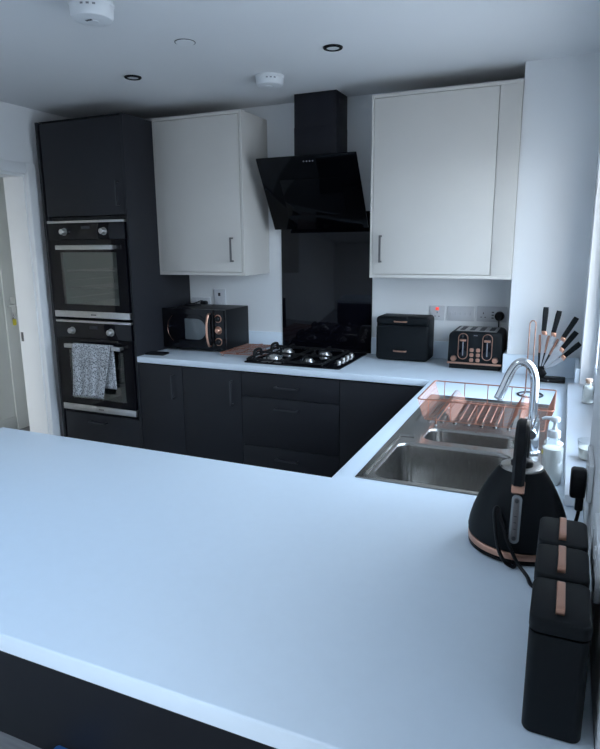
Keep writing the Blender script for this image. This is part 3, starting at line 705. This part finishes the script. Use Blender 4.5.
# ------------------------------------------------------------------ sink
def sink():
    r = thing('kitchen_sink', 'stainless steel one-and-a-half bowl sink with drainer set in worktop', 'sink', (2.648, -1.44, H))
    x0, x1, y0, y1 = 2.399, 2.899, -1.971, -.909; zt = H+.0035
    def at(l, z): return [(p[0], p[1], z) for p in l]
    bowls = {'main': ((2.622, -1.778), (.355, .335), .045, .175), 'half': ((2.655, -1.484), (.300, .145), .045, .125), 'drain': ((2.645, -1.150), (.43, .395), .030, .007)}
    m = MB(); bm = m.bm
    outer = rr(2.649, -1.44, x1-x0, y1-y0, .008, 5)
    o1 = [bm.verts.new(p) for p in at(outer, H+.0008)]; inn = rr(2.649, -1.44, x1-x0-.006, y1-y0-.006, .007, 5)
    o2 = [bm.verts.new(p) for p in at(inn, zt)]; n = len(o1)
    for i in range(n): bm.faces.new((o1[i], o1[(i+1) % n], o2[(i+1) % n], o2[i]))
    edges = [bm.edges.get((o2[i], o2[(i+1) % n])) for i in range(n)]
    for c, s, rad, dp in bowls.values():
        l = [bm.verts.new(p) for p in at(rr(c[0], c[1], s[0]+.012, s[1]+.012, rad+.006, 8), zt)]
        edges += [bm.edges.new((l[i], l[(i+1) % len(l)])) for i in range(len(l))]
    bmesh.ops.triangle_fill(bm, use_beauty=True, use_dissolve=False, edges=edges)
    # raised bead beside the half bowl and along the front
    m.tube(smoothpath([(2.425, -1.95, zt), (2.425, -1.72, zt+.001), (2.425, -1.56, zt)], 5), .006, 8)
    m.tube([(2.421, -1.545, zt), (2.472, -1.538, zt)], .006, 8)
    deck = m.build('deck', 'sinksteel', r, smooth=30)
    for key, (c, s, rad, dp) in bowls.items():
        m = MB(); bm = m.bm; prof = []
        if key == 'drain': prof = [(.006, 0), (.003, -.001), (0, -.004), (-.004, -.0065), (-.008, -dp)]
        else:
            prof = [(.006, 0), (.003, -.0015), (.001, -.005), (0, -.012), (-.006, -dp*.5), (-.012, -dp+.030), (-.018, -dp+.014), (-.030, -dp+.004), (-.046, -dp)]
        loops = []
        for off, dz in prof: loops.append([bm.verts.new(p) for p in at(rr(c[0], c[1], s[0]+2*off, s[1]+2*off, max(.006, rad+off*.8), 8), zt+dz)])
        for a, q in zip(loops[:-1], loops[1:]):
            for i in range(len(a)): bm.faces.new((a[i], a[(i+1) % len(a)], q[(i+1) % len(a)], q[i]))
        bm.faces.new(loops[-1])
        if key == 'drain':
            for k in range(8): xx = c[0]-s[0]/2+.045+.0485*k; m.prism(rr(xx, c[1]+.01, .016, s[1]-.07, .008), 'z', zt-dp-.001, zt-dp+.005, .003)
        bo = m.build('drainer' if key == 'drain' else 'bowl', 'sinksteel', r, smooth=50)
        if key != 'drain':
            z = zt-dp; cx = c[0]+(.0 if key == 'main' else 0)
            m = MB(); m.lathe([(0, z+.004), (.012, z+.005), (.030, z+.001), (.040, z+.004), (.044, z+.002), (.045, z-.001), (0, z-.001)], cx, c[1]+.01, 28); m.build('strainer', 'chrome', bo)
sink()

# ------------------------------------------------------------------ tap
r = thing('mixer_tap', 'chrome swan-neck mixer tap standing on the sink deck', 'tap', (2.853, -1.560, H))
b = MB(); z = H+.0045; b.lathe([(0, z), (.031, z), (.031, z+.005), (.0245, z+.009), (.0235, z+.10), (.021, z+.106), (.021, z+.112), (0, z+.112)], 2.853, -1.560, 28); b.build('body', 'chrome', r)
b = MB(); nk = smoothpath([(2.853, -1.56, 1.02), (2.8535, -1.56, 1.09), (2.853, -1.56, 1.145), (2.845, -1.56, 1.178), (2.830, -1.56, 1.199), (2.812, -1.56, 1.205), (2.794, -1.56, 1.195), (2.779, -1.56, 1.168), (2.765, -1.56, 1.130), (2.747, -1.56, 1.083)], 5)
b.tube(nk, .0135, 16); b.build('spout', 'chrome', r)
b = MB(); b.cyl((2.748, -1.56, 1.0865), (2.7455, -1.56, 1.080), .0145, n=18); b.build('aerator', 'steel', r)
b = MB(); b.cyl((2.853, -1.578, .985), (2.855, -1.606, .985), .017, n=20, bev=.002); lv = b.build('valve', 'chrome', r)
b = MB(); b.cyl((2.8552, -1.606, .985), (2.8555, -1.611, .985), .013, n=18); b.build('valve_cap', 'detail', lv)
b = MB(); b.tube([(2.855, -1.598, .995), (2.862, -1.605, 1.02), (2.868, -1.612, 1.052)], [.0045, .004, .005], 8); b.build('lever', 'chrome', lv)

# ------------------------------------------------------------------ dish rack
r = thing('dish_rack', 'copper wire dish rack standing on the sink drainer', 'dish rack', (2.68, -1.26, H))
rx0, rx1, ry0, ry1, rz, fz = 2.455, 2.914, -1.425, -1.105, 1.020, .948
b = MB(); b.tube([(p[0], p[1], rz) for p in rr((rx0+rx1)/2, (ry0+ry1)/2, rx1-rx0, ry1-ry0, .012)], .0024, 7, True); b.build('rim', 'copperwire', r)
b = MB(); b.tube([(p[0], p[1], fz-.002) for p in rr((rx0+rx1)/2, (ry0+ry1)/2, rx1-rx0-.05, ry1-ry0-.006, .012)], .0014, 7, True)
for x in (2.53, 2.66, 2.80): b.tube([(x, ry0+.004, fz-.002), (x, ry1-.004, fz-.002)], .0022, 6)
b.build('base_frame', 'copperwire', r)
b = MB(); nw = 17
for k in range(nw):
    y = ry0+.010+(ry1-ry0-.020)*k/(nw-1)
    b.tube([(rx0, y, rz), (rx0+.022, y, fz+.004), (rx0+.030, y, fz), (2.520, y, fz), (2.540, y, fz+.040), (2.546, y, fz+.042), (2.552, y, fz+.040), (2.585, y, fz), (2.775, y, fz), (2.798, y, fz+.044), (2.804, y, fz+.046), (2.810, y, fz+.044), (2.838, y, fz), (rx1-.030, y, fz), (rx1-.022, y, fz+.004), (rx1, y, rz)], .00095, 5)
b.build('floor_wires', 'copperwire', r)
for y in (ry0, ry1):
    for x in (2.495, 2.575, 2.665, 2.755, 2.840):
        b = MB(); yy = y+(.003 if y == ry0 else -.003); b.tube([(x, y, rz), (x, yy, fz-.002)], .0017, 6); b.build('upright', 'copperwire', r)
for x in (2.520, 2.845):
    for y in (ry0+.03, ry1-.03):
        b = MB(); b.tube([(x, y, fz-.001), (x, y, H+.010)], .0028, 7); ft = b.build('foot', 'copperwire', r)
        b = MB(); b.lathe([(0, H+.0045), (.004, H+.0055), (.0048, H+.0085), (.004, H+.012), (0, H+.0135)], x, y, 12); b.build('foot_cap', 'lens', ft)
for x in (2.608, 2.634, 2.660, 2.686, 2.712, 2.738):
    b = MB()
    pth = []
    for k in range(11): y = ry0+.03+(ry1-ry0-.06)*k/10; pth += [(x, y-.008, fz+.002), (x, y, fz+.008), (x, y+.008, fz+.002)]
    b.tube(pth, .0008, 5); b.build('plate_slots', 'copperwire', r)

# ------------------------------------------------------------------ kitchen-roll holder
r = thing('roll_holder', 'empty copper wire kitchen-roll holder with a ring base behind the sink', 'holder', (2.802, -.760, H))
b = MB(); cx, cy = 2.808, -.762; b.tube([(cx+.052*math.cos(2*pi*i/36), cy+.052*math.sin(2*pi*i/36), H+.0045) for i in range(36)], .0036, 8, True)
b.build('ring_base', 'darkhandle', r)
b = MB(); b.tube(smoothpath([(2.770, -.798, H+.0055), (2.782, -.78, H+.008), (2.786, -.757, H+.012), (2.786, -.745, H+.03), (2.786, -.745, 1.16), (2.786, -.745, 1.222), (2.790, -.745, 1.235), (2.798, -.745, 1.240), (2.806, -.745, 1.235), (2.810, -.745, 1.222), (2.810, -.745, 1.16), (2.810, -.745, H+.03), (2.812, -.735, H+.012), (2.822, -.716, H+.0075)], 5), .0028, 8)
b.build('loop', 'bronze', r)

# ------------------------------------------------------------------ knife stand and knives
kx, ky = 2.845, -.425
ks = thing('knife_stand', 'black fan-shaped knife stand with copper clips by the window', 'knife stand', (2.88, ky, H))
b = MB(); b.prism(rr(2.880, ky-.004, .134, .075, .008), 'z', H+.0006, H+.020, .004); bs = b.build('base', 'black', ks)
b = MB(); b.cyl((2.872, ky-.0418, H+.011), (2.872, ky-.0425, H+.011), .004, n=14); b.build('badge', 'greydetail', bs)
O = Vector((2.832, ky, H+.034))
b = MB(); b.prism([(2.818, H+.02), (2.850, H+.02), (2.862, H+.036), (2.852, H+.052), (2.832, H+.060), (2.815, H+.048)], 'y', ky-.014, ky+.014, .003); b.build('hub', 'black', ks)
KN = [((2.838, 1.271), (2.835, 1.153), 'leftmost upright knife in the black fan stand, tallest handle'),
      ((2.897, 1.254), (2.878, 1.146), 'second knife from the left in the fan stand, slightly tilted'),
      ((2.974, 1.224), (2.922, 1.124), 'middle knife of the fan stand, longest slanting black handle'),
      ((2.979, 1.155), (2.922, 1.070), 'fourth knife in the fan stand, just above the lowest one'),
      ((2.999, 1.099), (2.933, 1.032), 'lowest knife in the fan stand, handle nearest the window sill')]
for i, (t, bt, lab) in enumerate(KN):
    yk = ky-.024+.012*i
    T = Vector((t[0], yk, t[1])); B = Vector((bt[0], yk, bt[1])); d = (B-T).normalized()
    sd = Vector((-d.z, 0, d.x))      # in-plane normal
    if sd.x < 0: sd = -sd            # towards the window
    Oy = Vector((O.x, yk, O.z)); ofs = Vector((0, .0065, 0)); tip = B+(Oy-B)*.80; bd_ = (tip-B).normalized(); bn = Vector((-bd_.z, 0, bd_.x))
    if bn.x < 0: bn = -bn
    # stand arm: black below, copper clip above, on the spine side
    a0 = Oy+(-bn*.004)+ofs; a1 = B-bn*.0155+bd_*.016+ofs; mid = a0+(a1-a0)*.55
    b = MB(); b.ribbon([a0, mid], .007, .012, Vector((0, 1, 0))); arm = b.build('arm', 'black', ks)
    b = MB(); b.ribbon([mid, a1], .009, .011, Vector((0, 1, 0))); b.build('clip', 'copper', arm)
    k = thing('kitchen_knife', lab, 'knife', tuple(B), group='knives in the fan stand')
    b = MB(); w = .0125
    pr_ = [T-sd*w*.92, T+sd*w*.92, T+d*.02+sd*w, B-d*.02+sd*w*.86, B-d*.004+sd*w*.85, B-d*.004-sd*w*.85, B-d*.02-sd*w*.86, T+d*.02-sd*w]
    b.prism([(p.x, p.z) for p in pr_], 'y', yk-.0085, yk+.0085, .0035, 3); b.build('handle', 'mattblack', k)
    b = MB(); pr_ = [B-d*.006-sd*.0112, B-d*.006+sd*.0112, B+bd_*.012+bn*.017, B+bd_*.016+bn*.016, B+bd_*.012-bn*.007]
    b.prism([(p.x, p.z) for p in pr_], 'y', yk-.0075, yk+.0075, .002); b.build('bolster', 'copper', k)
    Lb = (tip-B).length; q = B+bd_*.011
    pr_ = [q-bn*.006, q+bn*.0140, q+bd_*Lb*.40+bn*.0120, q+bd_*Lb*.7+bn*.006, tip+bn*.001, tip-bn*.004, q+bd_*Lb*.5-bn*.006]
    b = MB(); b.prism([(p.x, p.z) for p in pr_], 'y', yk-.0011, yk+.0011); b.build('blade', 'blade', k)

# ------------------------------------------------------------------ kettle with its cord
kcx, kcy = 2.862, -2.207
r = thing('kettle', 'black pyramid kettle with copper base ring beside the sink', 'kettle', (kcx, kcy, H))
b = MB(); b.lathe([(0, H+.0006), (.100, H+.0006), (.104, H+.003), (.104, H+.009), (.098, H+.011), (0, H+.011)], kcx, kcy, 48); b.build('power_base', 'black', r)
b = MB(); b.lathe([(0, H+.0112), (.100, H+.0112), (.1052, H+.013), (.1058, H+.024), (.104, H+.027), (0, H+.027)], kcx, kcy, 48); b.build('copper_ring', 'copper', r)
prof = [(.101, H+.0272), (.1055, H+.031), (.1062, H+.040), (.1040, H+.055), (.0975, H+.080), (.088, H+.106), (.0770, H+.130), (.0655, H+.152), (.0545, H+.170), (.0470, H+.181), (.0445, H+.183), (0, H+.183)]
b = MB(); b.lathe([(0, H+.0272)]+prof, kcx, kcy, 56); b.build('body', 'mattblack', r)
b = MB(); b.lathe([(.0455, H+.1825), (.0435, H+.1865), (.040, H+.1878), (.024, H+.190), (0, H+.190)], kcx, kcy, 40); lid = b.build('lid', 'sinksteel', r)
b = MB(); b.lathe([(.0235, H+.190), (.0235, H+.194), (.020, H+.198), (.009, H+.202), (0, H+.203)], kcx, kcy, 30); b.build('lid_knob', 'black', lid)
b = MB(); b.prism([(-.020, 0), (.020, 0), (.008, .035), (-.008, .035)], 'z', -.012, .0, .003, mtx=Matrix.Translation((kcx, kcy+.048, H+.178))); b.build('spout', 'mattblack', r)
hy = kcy-.062
b = MB(); hp = [(kcx-.002, kcy+.045, H+.180), (kcx-.002, kcy+.050, H+.225), (kcx-.002, kcy+.036, H+.262), (kcx-.002, kcy+.008, H+.281), (kcx-.002, kcy-.024, H+.282), (kcx-.002, kcy-.052, H+.266), (kcx-.002, kcy-.066, H+.235), (kcx-.002, kcy-.069, H+.200), (kcx-.002, kcy-.066, H+.166)]
b.ribbon(smoothpath(hp, 5), .026, .017, Vector((1, 0, 0)), .35); hd = b.build('handle', 'black', r)
def surf(z):  # body radius at height z
    for (r0, z0), (r1, z1) in zip(prof[:-1], prof[1:]):
        if z0 <= z <= z1: return r0+(r1-r0)*(z-z0)/(z1-z0)
def slab(zlo, zhi, w, out, thick, rad, matn, name, parent, n=6):
    a = Vector((kcx, kcy-surf(zlo), zlo)); c = Vector((kcx, kcy-surf(zhi), zhi)); e3 = (c-a).normalized(); e1 = Vector((1, 0, 0)); en_ = e1.cross(e3)
    if en_.y > 0: en_ = -en_
    Lq = (c-a).length; Mx = Matrix(((e1.x, e3.x, en_.x, a.x-.001), (e1.y, e3.y, en_.y, a.y), (e1.z, e3.z, en_.z, a.z), (0, 0, 0, 1)))
    m = MB(); m.prism(rr(0, Lq/2, w, Lq, rad, n), 'z', out, out+thick, min(.002, thick*.3), mtx=Mx); return m.build(name, matn, parent)
slab(H+.145, H+.170, .026, -.004, .014, .004, 'copper', 'ferrule', r)
g = slab(H+.050, H+.145, .021, -.003, .008, .012, 'gauge', 'water_gauge', r, 8)
slab(H+.056, H+.139, .0115, .0052, .0012, .0075, 'greyhandle', 'gauge_window', g, 8)
for z in (H+.062, H+.132): slab(z-.004, z+.004, .008, .0066, .0008, .004, 'detail', 'gauge_rivet', g)
for z in (H+.080, H+.092, H+.104): slab(z-.0008, z+.0008, .006, .0066, .0005, .0005, 'detail', 'gauge_mark', g)

b = MB(); q = [(2.984, -2.150, 1.000), (2.983, -2.150, .975), (2.978, -2.155, .950), (2.970, -2.185, .928), (2.972, -2.26, .9155), (2.968, -2.36, .9148), (2.940, -2.405, .9148), (2.905, -2.385, .9148), (2.893, -2.352, .9152), (2.872, -2.332, .930), (2.852, -2.324, .965), (2.834, -2.308, 1.005), (2.826, -2.300, 1.028), (2.820, -2.303, 1.024), (2.823, -2.312, .995), (2.834, -2.328, .950), (2.848, -2.334, .928), (2.864, -2.330, .9175), (2.868, -2.316, .9148)]
b.tube(smoothpath(q, 6), .0040, 8); cd = b.build('power_cord', 'black', r)
b = MB(); b.prism(rr(-2.150, 1.052, .050, .066, .016), 'x', 2.962, XR-.0115, .007, 3); b.prism(rr(-2.150, 1.012, .018, .05, .007), 'x', 2.975, 2.992, .004); b.build('plug', 'black', cd)

# ------------------------------------------------------------------ canisters
def canister(y0, y1, label):
    x0, x1 = 2.911, 2.987
    r = thing('canister', label, 'canister', ((x0+x1)/2, (y0+y1)/2, H), group='black storage canisters')
    xc, yc = (x0+x1)/2, (y0+y1)/2
    b = MB(); b.prism(rr(xc, yc, x1-x0, y1-y0, .014), 'z', H+.0006, H+.154, .003); b.build('body', 'mattblack', r)
    b = MB(); b.prism(rr(xc, yc, x1-x0+.001, y1-y0+.001, .014), 'z', H+.1552, H+.177, .004, 3); l = b.build('lid', 'mattblack', r)
    b = MB(); a = .036; zt = H+.177
    b.ribbon(smoothpath([(xc-.001, yc-a, zt-.001), (xc-.001, yc-a+.001, zt+.006), (xc-.001, yc-a+.006, zt+.0085), (xc-.001, yc, zt+.009), (xc-.001, yc+a-.006, zt+.0085), (xc-.001, yc+a-.001, zt+.006), (xc-.001, yc+a, zt-.001)], 4), .0115, .0035, Vector((1, 0, 0))); b.build('handle', 'copper', l)
canister(-2.769, -2.657, 'first of three black canisters, its tall front face fully visible')
canister(-2.650, -2.546, 'middle of the three black canisters along the wall')
canister(-2.539, -2.436, 'third black canister, the one standing against the kettle')

# ------------------------------------------------------------------ soap bottle, jar, candle
r = thing('soap_bottle', 'clear pump bottle of white soap standing between tap and sill', 'bottle', (2.921, -1.800, H))
cx, cy = 2.921, -1.800
b = MB(); b.lathe([(0, H+.0008), (.0255, H+.0008), (.0285, H+.004), (.0285, H+.112), (.026, H+.120), (.014, H+.128), (.0125, H+.136), (.0115, H+.136), (.013, H+.127), (.0245, H+.119), (.0272, H+.111), (.0272, H+.005), (.0245, H+.002), (0, H+.002)], cx, cy, 32); bt = b.build('bottle', 'clearglass', r)
b = MB(); b.lathe([(0, H+.0022), (.0245, H+.0022), (.0268, H+.0055), (.0268, H+.104), (0, H+.104)], cx, cy, 32); b.build('liquid', 'lotion', bt)
b = MB(); b.prism(rr(0, H+.092, .008, .013, .003), 'y', -.0292, -.0284, mtx=Matrix.Translation((cx, cy, 0)) @ Matrix.Rotation(math.radians(-70), 4, 'Z')); b.build('sticker', 'yellow', bt)
b = MB(); b.lathe([(0, H+.135), (.0165, H+.135), (.0165, H+.152), (.0145, H+.155), (.007, H+.157), (.006, H+.163), (0, H+.163)], cx, cy, 26); pp = b.build('pump_collar', 'plasticwhite', r)
b = MB(); b.cyl((cx, cy, H+.16), (cx, cy, H+.182), .0045, n=12); b.lathe([(0, H+.180), (.0125, H+.180), (.013, H+.188), (.010, H+.193), (0, H+.1945)], cx, cy, 22)
b.tube([(cx-.008, cy, H+.1875), (cx-.026, cy, H+.1878), (cx-.034, cy, H+.184)], [.0058, .0045, .0035], 10); b.build('pump_head', 'plasticwhite', pp)
SZ = H+.034
r = thing('milk_bottle', 'small corked glass bottle on the window sill', 'bottle', (3.030, -.955, SZ))
cx, cy = 3.030, -.955
b = MB(); b.lathe([(0, SZ+.0008), (.019, SZ+.0008), (.021, SZ+.004), (.021, SZ+.060), (.018, SZ+.072), (.0125, SZ+.080), (.0125, SZ+.090), (.0115, SZ+.090), (.0113, SZ+.080), (.0168, SZ+.071), (.0198, SZ+.060), (.0198, SZ+.004), (0, SZ+.002)], cx, cy, 26); g = b.build('glass', 'clearglass', r)
b = MB(); b.lathe([(0, SZ+.0025), (.0192, SZ+.0045), (.0192, SZ+.060), (.016, SZ+.070), (0, SZ+.071)], cx, cy, 24); b.build('contents', 'lotion', g)
b = MB(); b.lathe([(0, SZ+.082), (.0110, SZ+.082), (.0112, SZ+.0902), (.0135, SZ+.0905), (.0135, SZ+.098), (.012, SZ+.100), (0, SZ+.100)], cx, cy, 22); b.build('cork', 'cork', r)
r = thing('candle_glass', 'cream candle in a clear glass tumbler on the window sill', 'candle', (3.018, -1.655, SZ))
cx, cy = 3.018, -1.655
b = MB(); b.lathe([(0, SZ+.0008), (.024, SZ+.0008), (.027, SZ+.003), (.0335, SZ+.058), (.0325, SZ+.058), (.0262, SZ+.006), (0, SZ+.005)], cx, cy, 30); g = b.build('tumbler', 'clearglass', r)
b = MB(); b.lathe([(0, SZ+.0055), (.0255, SZ+.0062), (.0295, SZ+.036), (0, SZ+.036)], cx, cy, 28); wx = b.build('wax', 'wax', r)
b = MB(); b.cyl((cx, cy, SZ+.036), (cx+.001, cy, SZ+.044), .001, n=6); b.build('wick', 'detail', wx)

# ------------------------------------------------------------------ sockets on the right wall
def wall_plate_r(y0, y1, z0, z1, name, label):
    r = thing(name, label, 'socket', (XR-.001, (y0+y1)/2, (z0+z1)/2), group='wall sockets')
    b = MB(); b.prism(rr((y0+y1)/2, (z0+z1)/2, y1-y0, z1-z0, .006), 'x', XR-.0105, XR-.0008, .003); b.build('plate', 'plasticwhite', r)
    for yy in ((y0*3+y1)/4, (y0+y1*3)/4):
        b = MB(); b.box(XR-.013, XR-.009, yy-.007, yy+.007, z1-.028, z1-.012, .001); b.build('rocker', 'plasticwhite', r)
    return r
wall_plate_r(-2.215, -2.069, 1.032, 1.118, 'double_socket', 'white double socket on the window wall holding the kettle plug')
wall_plate_r(-2.625, -2.475, 1.040, 1.126, 'double_socket', 'white double socket on the window wall above the canisters')

# ------------------------------------------------------------------ ceiling fittings
def spot(x, y, label):
    r = thing('ceiling_spotlight', label, 'spotlight', (x, y, ZC), group='recessed ceiling spotlights')
    b = MB(); z = ZC-.0006; b.lathe([(.027, z), (.043, z), (.043, z-.004), (.039, z-.007), (.030, z-.007), (.027, z-.004), (.027, z)], x, y, 36); b.build('bezel', 'blackgloss', r)
    b = MB(); b.lathe([(0, z-.004), (.0275, z-.004), (.0275, z-.0005), (0, z-.0005)], x, y, 30); b.build('lens', 'lens', r)
spot(.845, -.871, 'black-rimmed ceiling spotlight nearer the tall oven cabinet')
spot(1.92, -.883, 'black-rimmed ceiling spotlight above the gas hob and drawers')
r = thing('ceiling_plate', 'plain round white blanking plate flush on the ceiling', 'ceiling plate', (1.385, -1.209, ZC))
b = MB(); b.lathe([(0, ZC-.006), (.036, ZC-.006), (.040, ZC-.003), (.040, ZC-.0006), (0, ZC-.0006)], 1.385, -1.209, 36); b.build('disc', 'plasticwhite', r)
b = MB(); b.lathe([(.0405, ZC-.0006), (.0405, ZC-.0025), (.0435, ZC-.0025), (.0435, ZC-.0006)], 1.385, -1.209, 36); b.build('shadow_ring', 'detail', r)
def alarm(x, y, R, hgt, label):
    r = thing('smoke_alarm', label, 'smoke alarm', (x, y, ZC), group='ceiling alarms')
    z = ZC-.0006
    b = MB(); b.lathe([(0, z), (R*1.06, z), (R*1.06, z-.008), (R*1.0, z-.012), (0, z-.012)], x, y, 40); b.build('base', 'plasticwhite', r)
    b = MB(); b.lathe([(0, z-.0122), (R, z-.0122), (R*.985, z-hgt*.75), (R*.90, z-hgt*.92), (R*.55, z-hgt), (0, z-hgt)], x, y, 40); bd = b.build('body', 'plasticwhite', r)
    b = MB(); b.lathe([(0, z-hgt+.0006), (R*.30, z-hgt+.0006), (R*.27, z-hgt-.003), (0, z-hgt-.003)], x, y, 24); bt = b.build('test_button', 'plasticwhite', bd)
    for k in range(3):
        a = math.radians(-75+16*k); b = MB(); b.box(-.005, .005, -.0006, .0008, -.003, .003)
        bmesh.ops.transform(b.bm, matrix=Matrix.Translation((x+R*.997*math.cos(a), y+R*.997*math.sin(a), z-hgt*.42)) @ Matrix.Rotation(a+pi/2, 4, 'Z'), verts=b.bm.verts); b.build('vent', 'greydetail', bd)
    return r, bt, z-hgt
_, bt, za = alarm(1.330, -1.700, .074, .060, 'larger round white alarm at the top edge of the ceiling')
for k in range(4):
    b = MB(); b.box(1.322+.007*k, 1.3265+.007*k, -1.728, -1.718, za-.0036, za-.0028); b.build('printed_mark', 'detail', bt)
alarm(1.470, -.590, .070, .048, 'smaller-looking round white alarm near the hood chimney')

# ------------------------------------------------------------------ blue thing on the floor at the foot of the peninsula
r = thing('blue_box', 'bright blue flat thing on the floor against the dark peninsula', 'box', (1.622, -2.424, 0))
b = MB(); b.prism(rr(1.622, -2.424, .090, .078, .010), 'z', .0006, .044, .004); b.build('tray', 'blue', r)
b = MB(); b.prism(rr(1.622, -2.424, .094, .082, .011), 'z', .0445, .052, .002); b.build('lid', 'blue', r)

# ------------------------------------------------------------------ daylight
w = bpy.data.worlds.new('overcast_sky'); S.world = w; w.use_nodes = True
nt = w.node_tree; bg = nt.nodes['Background']
tc = nt.nodes.new('ShaderNodeTexCoord'); sx = nt.nodes.new('ShaderNodeSeparateXYZ')
nt.links.new(tc.outputs['Generated'], sx.inputs[0])
mr = nt.nodes.new('ShaderNodeMapRange'); mr.inputs['From Min'].default_value = -1; mr.inputs['From Max'].default_value = 1
nt.links.new(sx.outputs['Z'], mr.inputs['Value'])
def sky(cols):
    rp = nt.nodes.new('ShaderNodeValToRGB'); nt.links.new(mr.outputs['Result'], rp.inputs['Fac'])
    e = rp.color_ramp.elements; e[0].position = 0; e[0].color = (*cols[0], 1); e[1].position = 1; e[1].color = (*cols[3], 1)
    for p, c in ((.485, cols[1]), (.515, cols[2])):
        q = e.new(p); q.color = (*c, 1)
    return rp
SKY_A = sky([(.13, .13, .13), (.40, .40, .39), (1.30, 1.31, 1.29), (.08, .20, .38)])     # rear side, hazy
SKY_B = sky([(.26, .30, .36), (.32, .37, .43), (.82, .985, 1.18), (.66, .94, 1.32)])    # window side, clear and blue
fx = nt.nodes.new('ShaderNodeMapRange'); fx.interpolation_type = 'SMOOTHSTEP'
fx.inputs['From Min'].default_value = .1; fx.inputs['From Max'].default_value = .9
nt.links.new(sx.outputs['X'], fx.inputs['Value'])
mx = nt.nodes.new('ShaderNodeMix'); mx.data_type = 'RGBA'
nt.links.new(fx.outputs['Result'], mx.inputs['Factor']); nt.links.new(SKY_A.outputs['Color'], mx.inputs['A']); nt.links.new(SKY_B.outputs['Color'], mx.inputs['B'])
nt.links.new(mx.outputs['Result'], bg.inputs['Color']); bg.inputs['Strength'].default_value = 14.8

def portal(name, loc, rot, sx_, sy_):
    l = bpy.data.lights.new(name, 'AREA'); l.shape = 'RECTANGLE'; l.size = sx_; l.size_y = sy_
    l.cycles.is_portal = True
    o = bpy.data.objects.new(name, l); COL.objects.link(o); o.location = loc; o.rotation_euler = rot; return o
portal('window_daylight', (XR+.14, (WY0+WY1)/2, (WZ0+WZ1)/2), (0, pi/2, 0), WZ1-WZ0, WY1-WY0)
portal('added_side_daylight', (XR+.19, (PY0+PY1)/2, PZ/2), (0, pi/2, 0), PZ, PY1-PY0)
portal('added_roof_daylight', ((LX0+LX1)/2, (LY0+LY1)/2, ZC+.31), (0, 0, 0), LX1-LX0, LY1-LY0)
portal('added_hall_daylight', ((HX+.12+XL-.28)/2, -3.59, 1.05), (pi/2, 0, 0), .82, 2.1)

# ------------------------------------------------------------------ camera
C = (2.92393, -3.5472, 1.57189); yaw, pit, rol, fpx = math.radians(-23.74682), math.radians(-12.12921), math.radians(-.49538), 605.898
fw = Vector((math.sin(yaw)*math.cos(pit), math.cos(yaw)*math.cos(pit), math.sin(pit)))
rt = Vector((math.cos(yaw), -math.sin(yaw), 0)); up = rt.cross(fw)
r2 = rt*math.cos(rol)+up*math.sin(rol); u2 = up*math.cos(rol)-rt*math.sin(rol)
cam = bpy.data.cameras.new('camera'); co = bpy.data.objects.new('camera', cam); COL.objects.link(co)
co.matrix_world = Matrix(((r2.x, u2.x, -fw.x, C[0]), (r2.y, u2.y, -fw.y, C[1]), (r2.z, u2.z, -fw.z, C[2]), (0, 0, 0, 1)))
cam.sensor_fit = 'VERTICAL'; cam.sensor_height = 24; cam.lens = fpx/749*24; cam.clip_start = .02
S.camera = co

vs = S.view_settings
S.display_settings.display_device = 'sRGB'
vs.view_transform = 'Standard'; vs.look = 'None'; vs.gamma = 1; vs.exposure = 0.0; vs.use_curve_mapping = False
S.cycles.use_denoising = True
S.cycles.max_bounces = 10; S.cycles.diffuse_bounces = 6; S.cycles.glossy_bounces = 5; S.cycles.transparent_max_bounces = 12
S.cycles.sample_clamp_indirect = 6
S.cycles.caustics_reflective = False; S.cycles.caustics_refractive = False
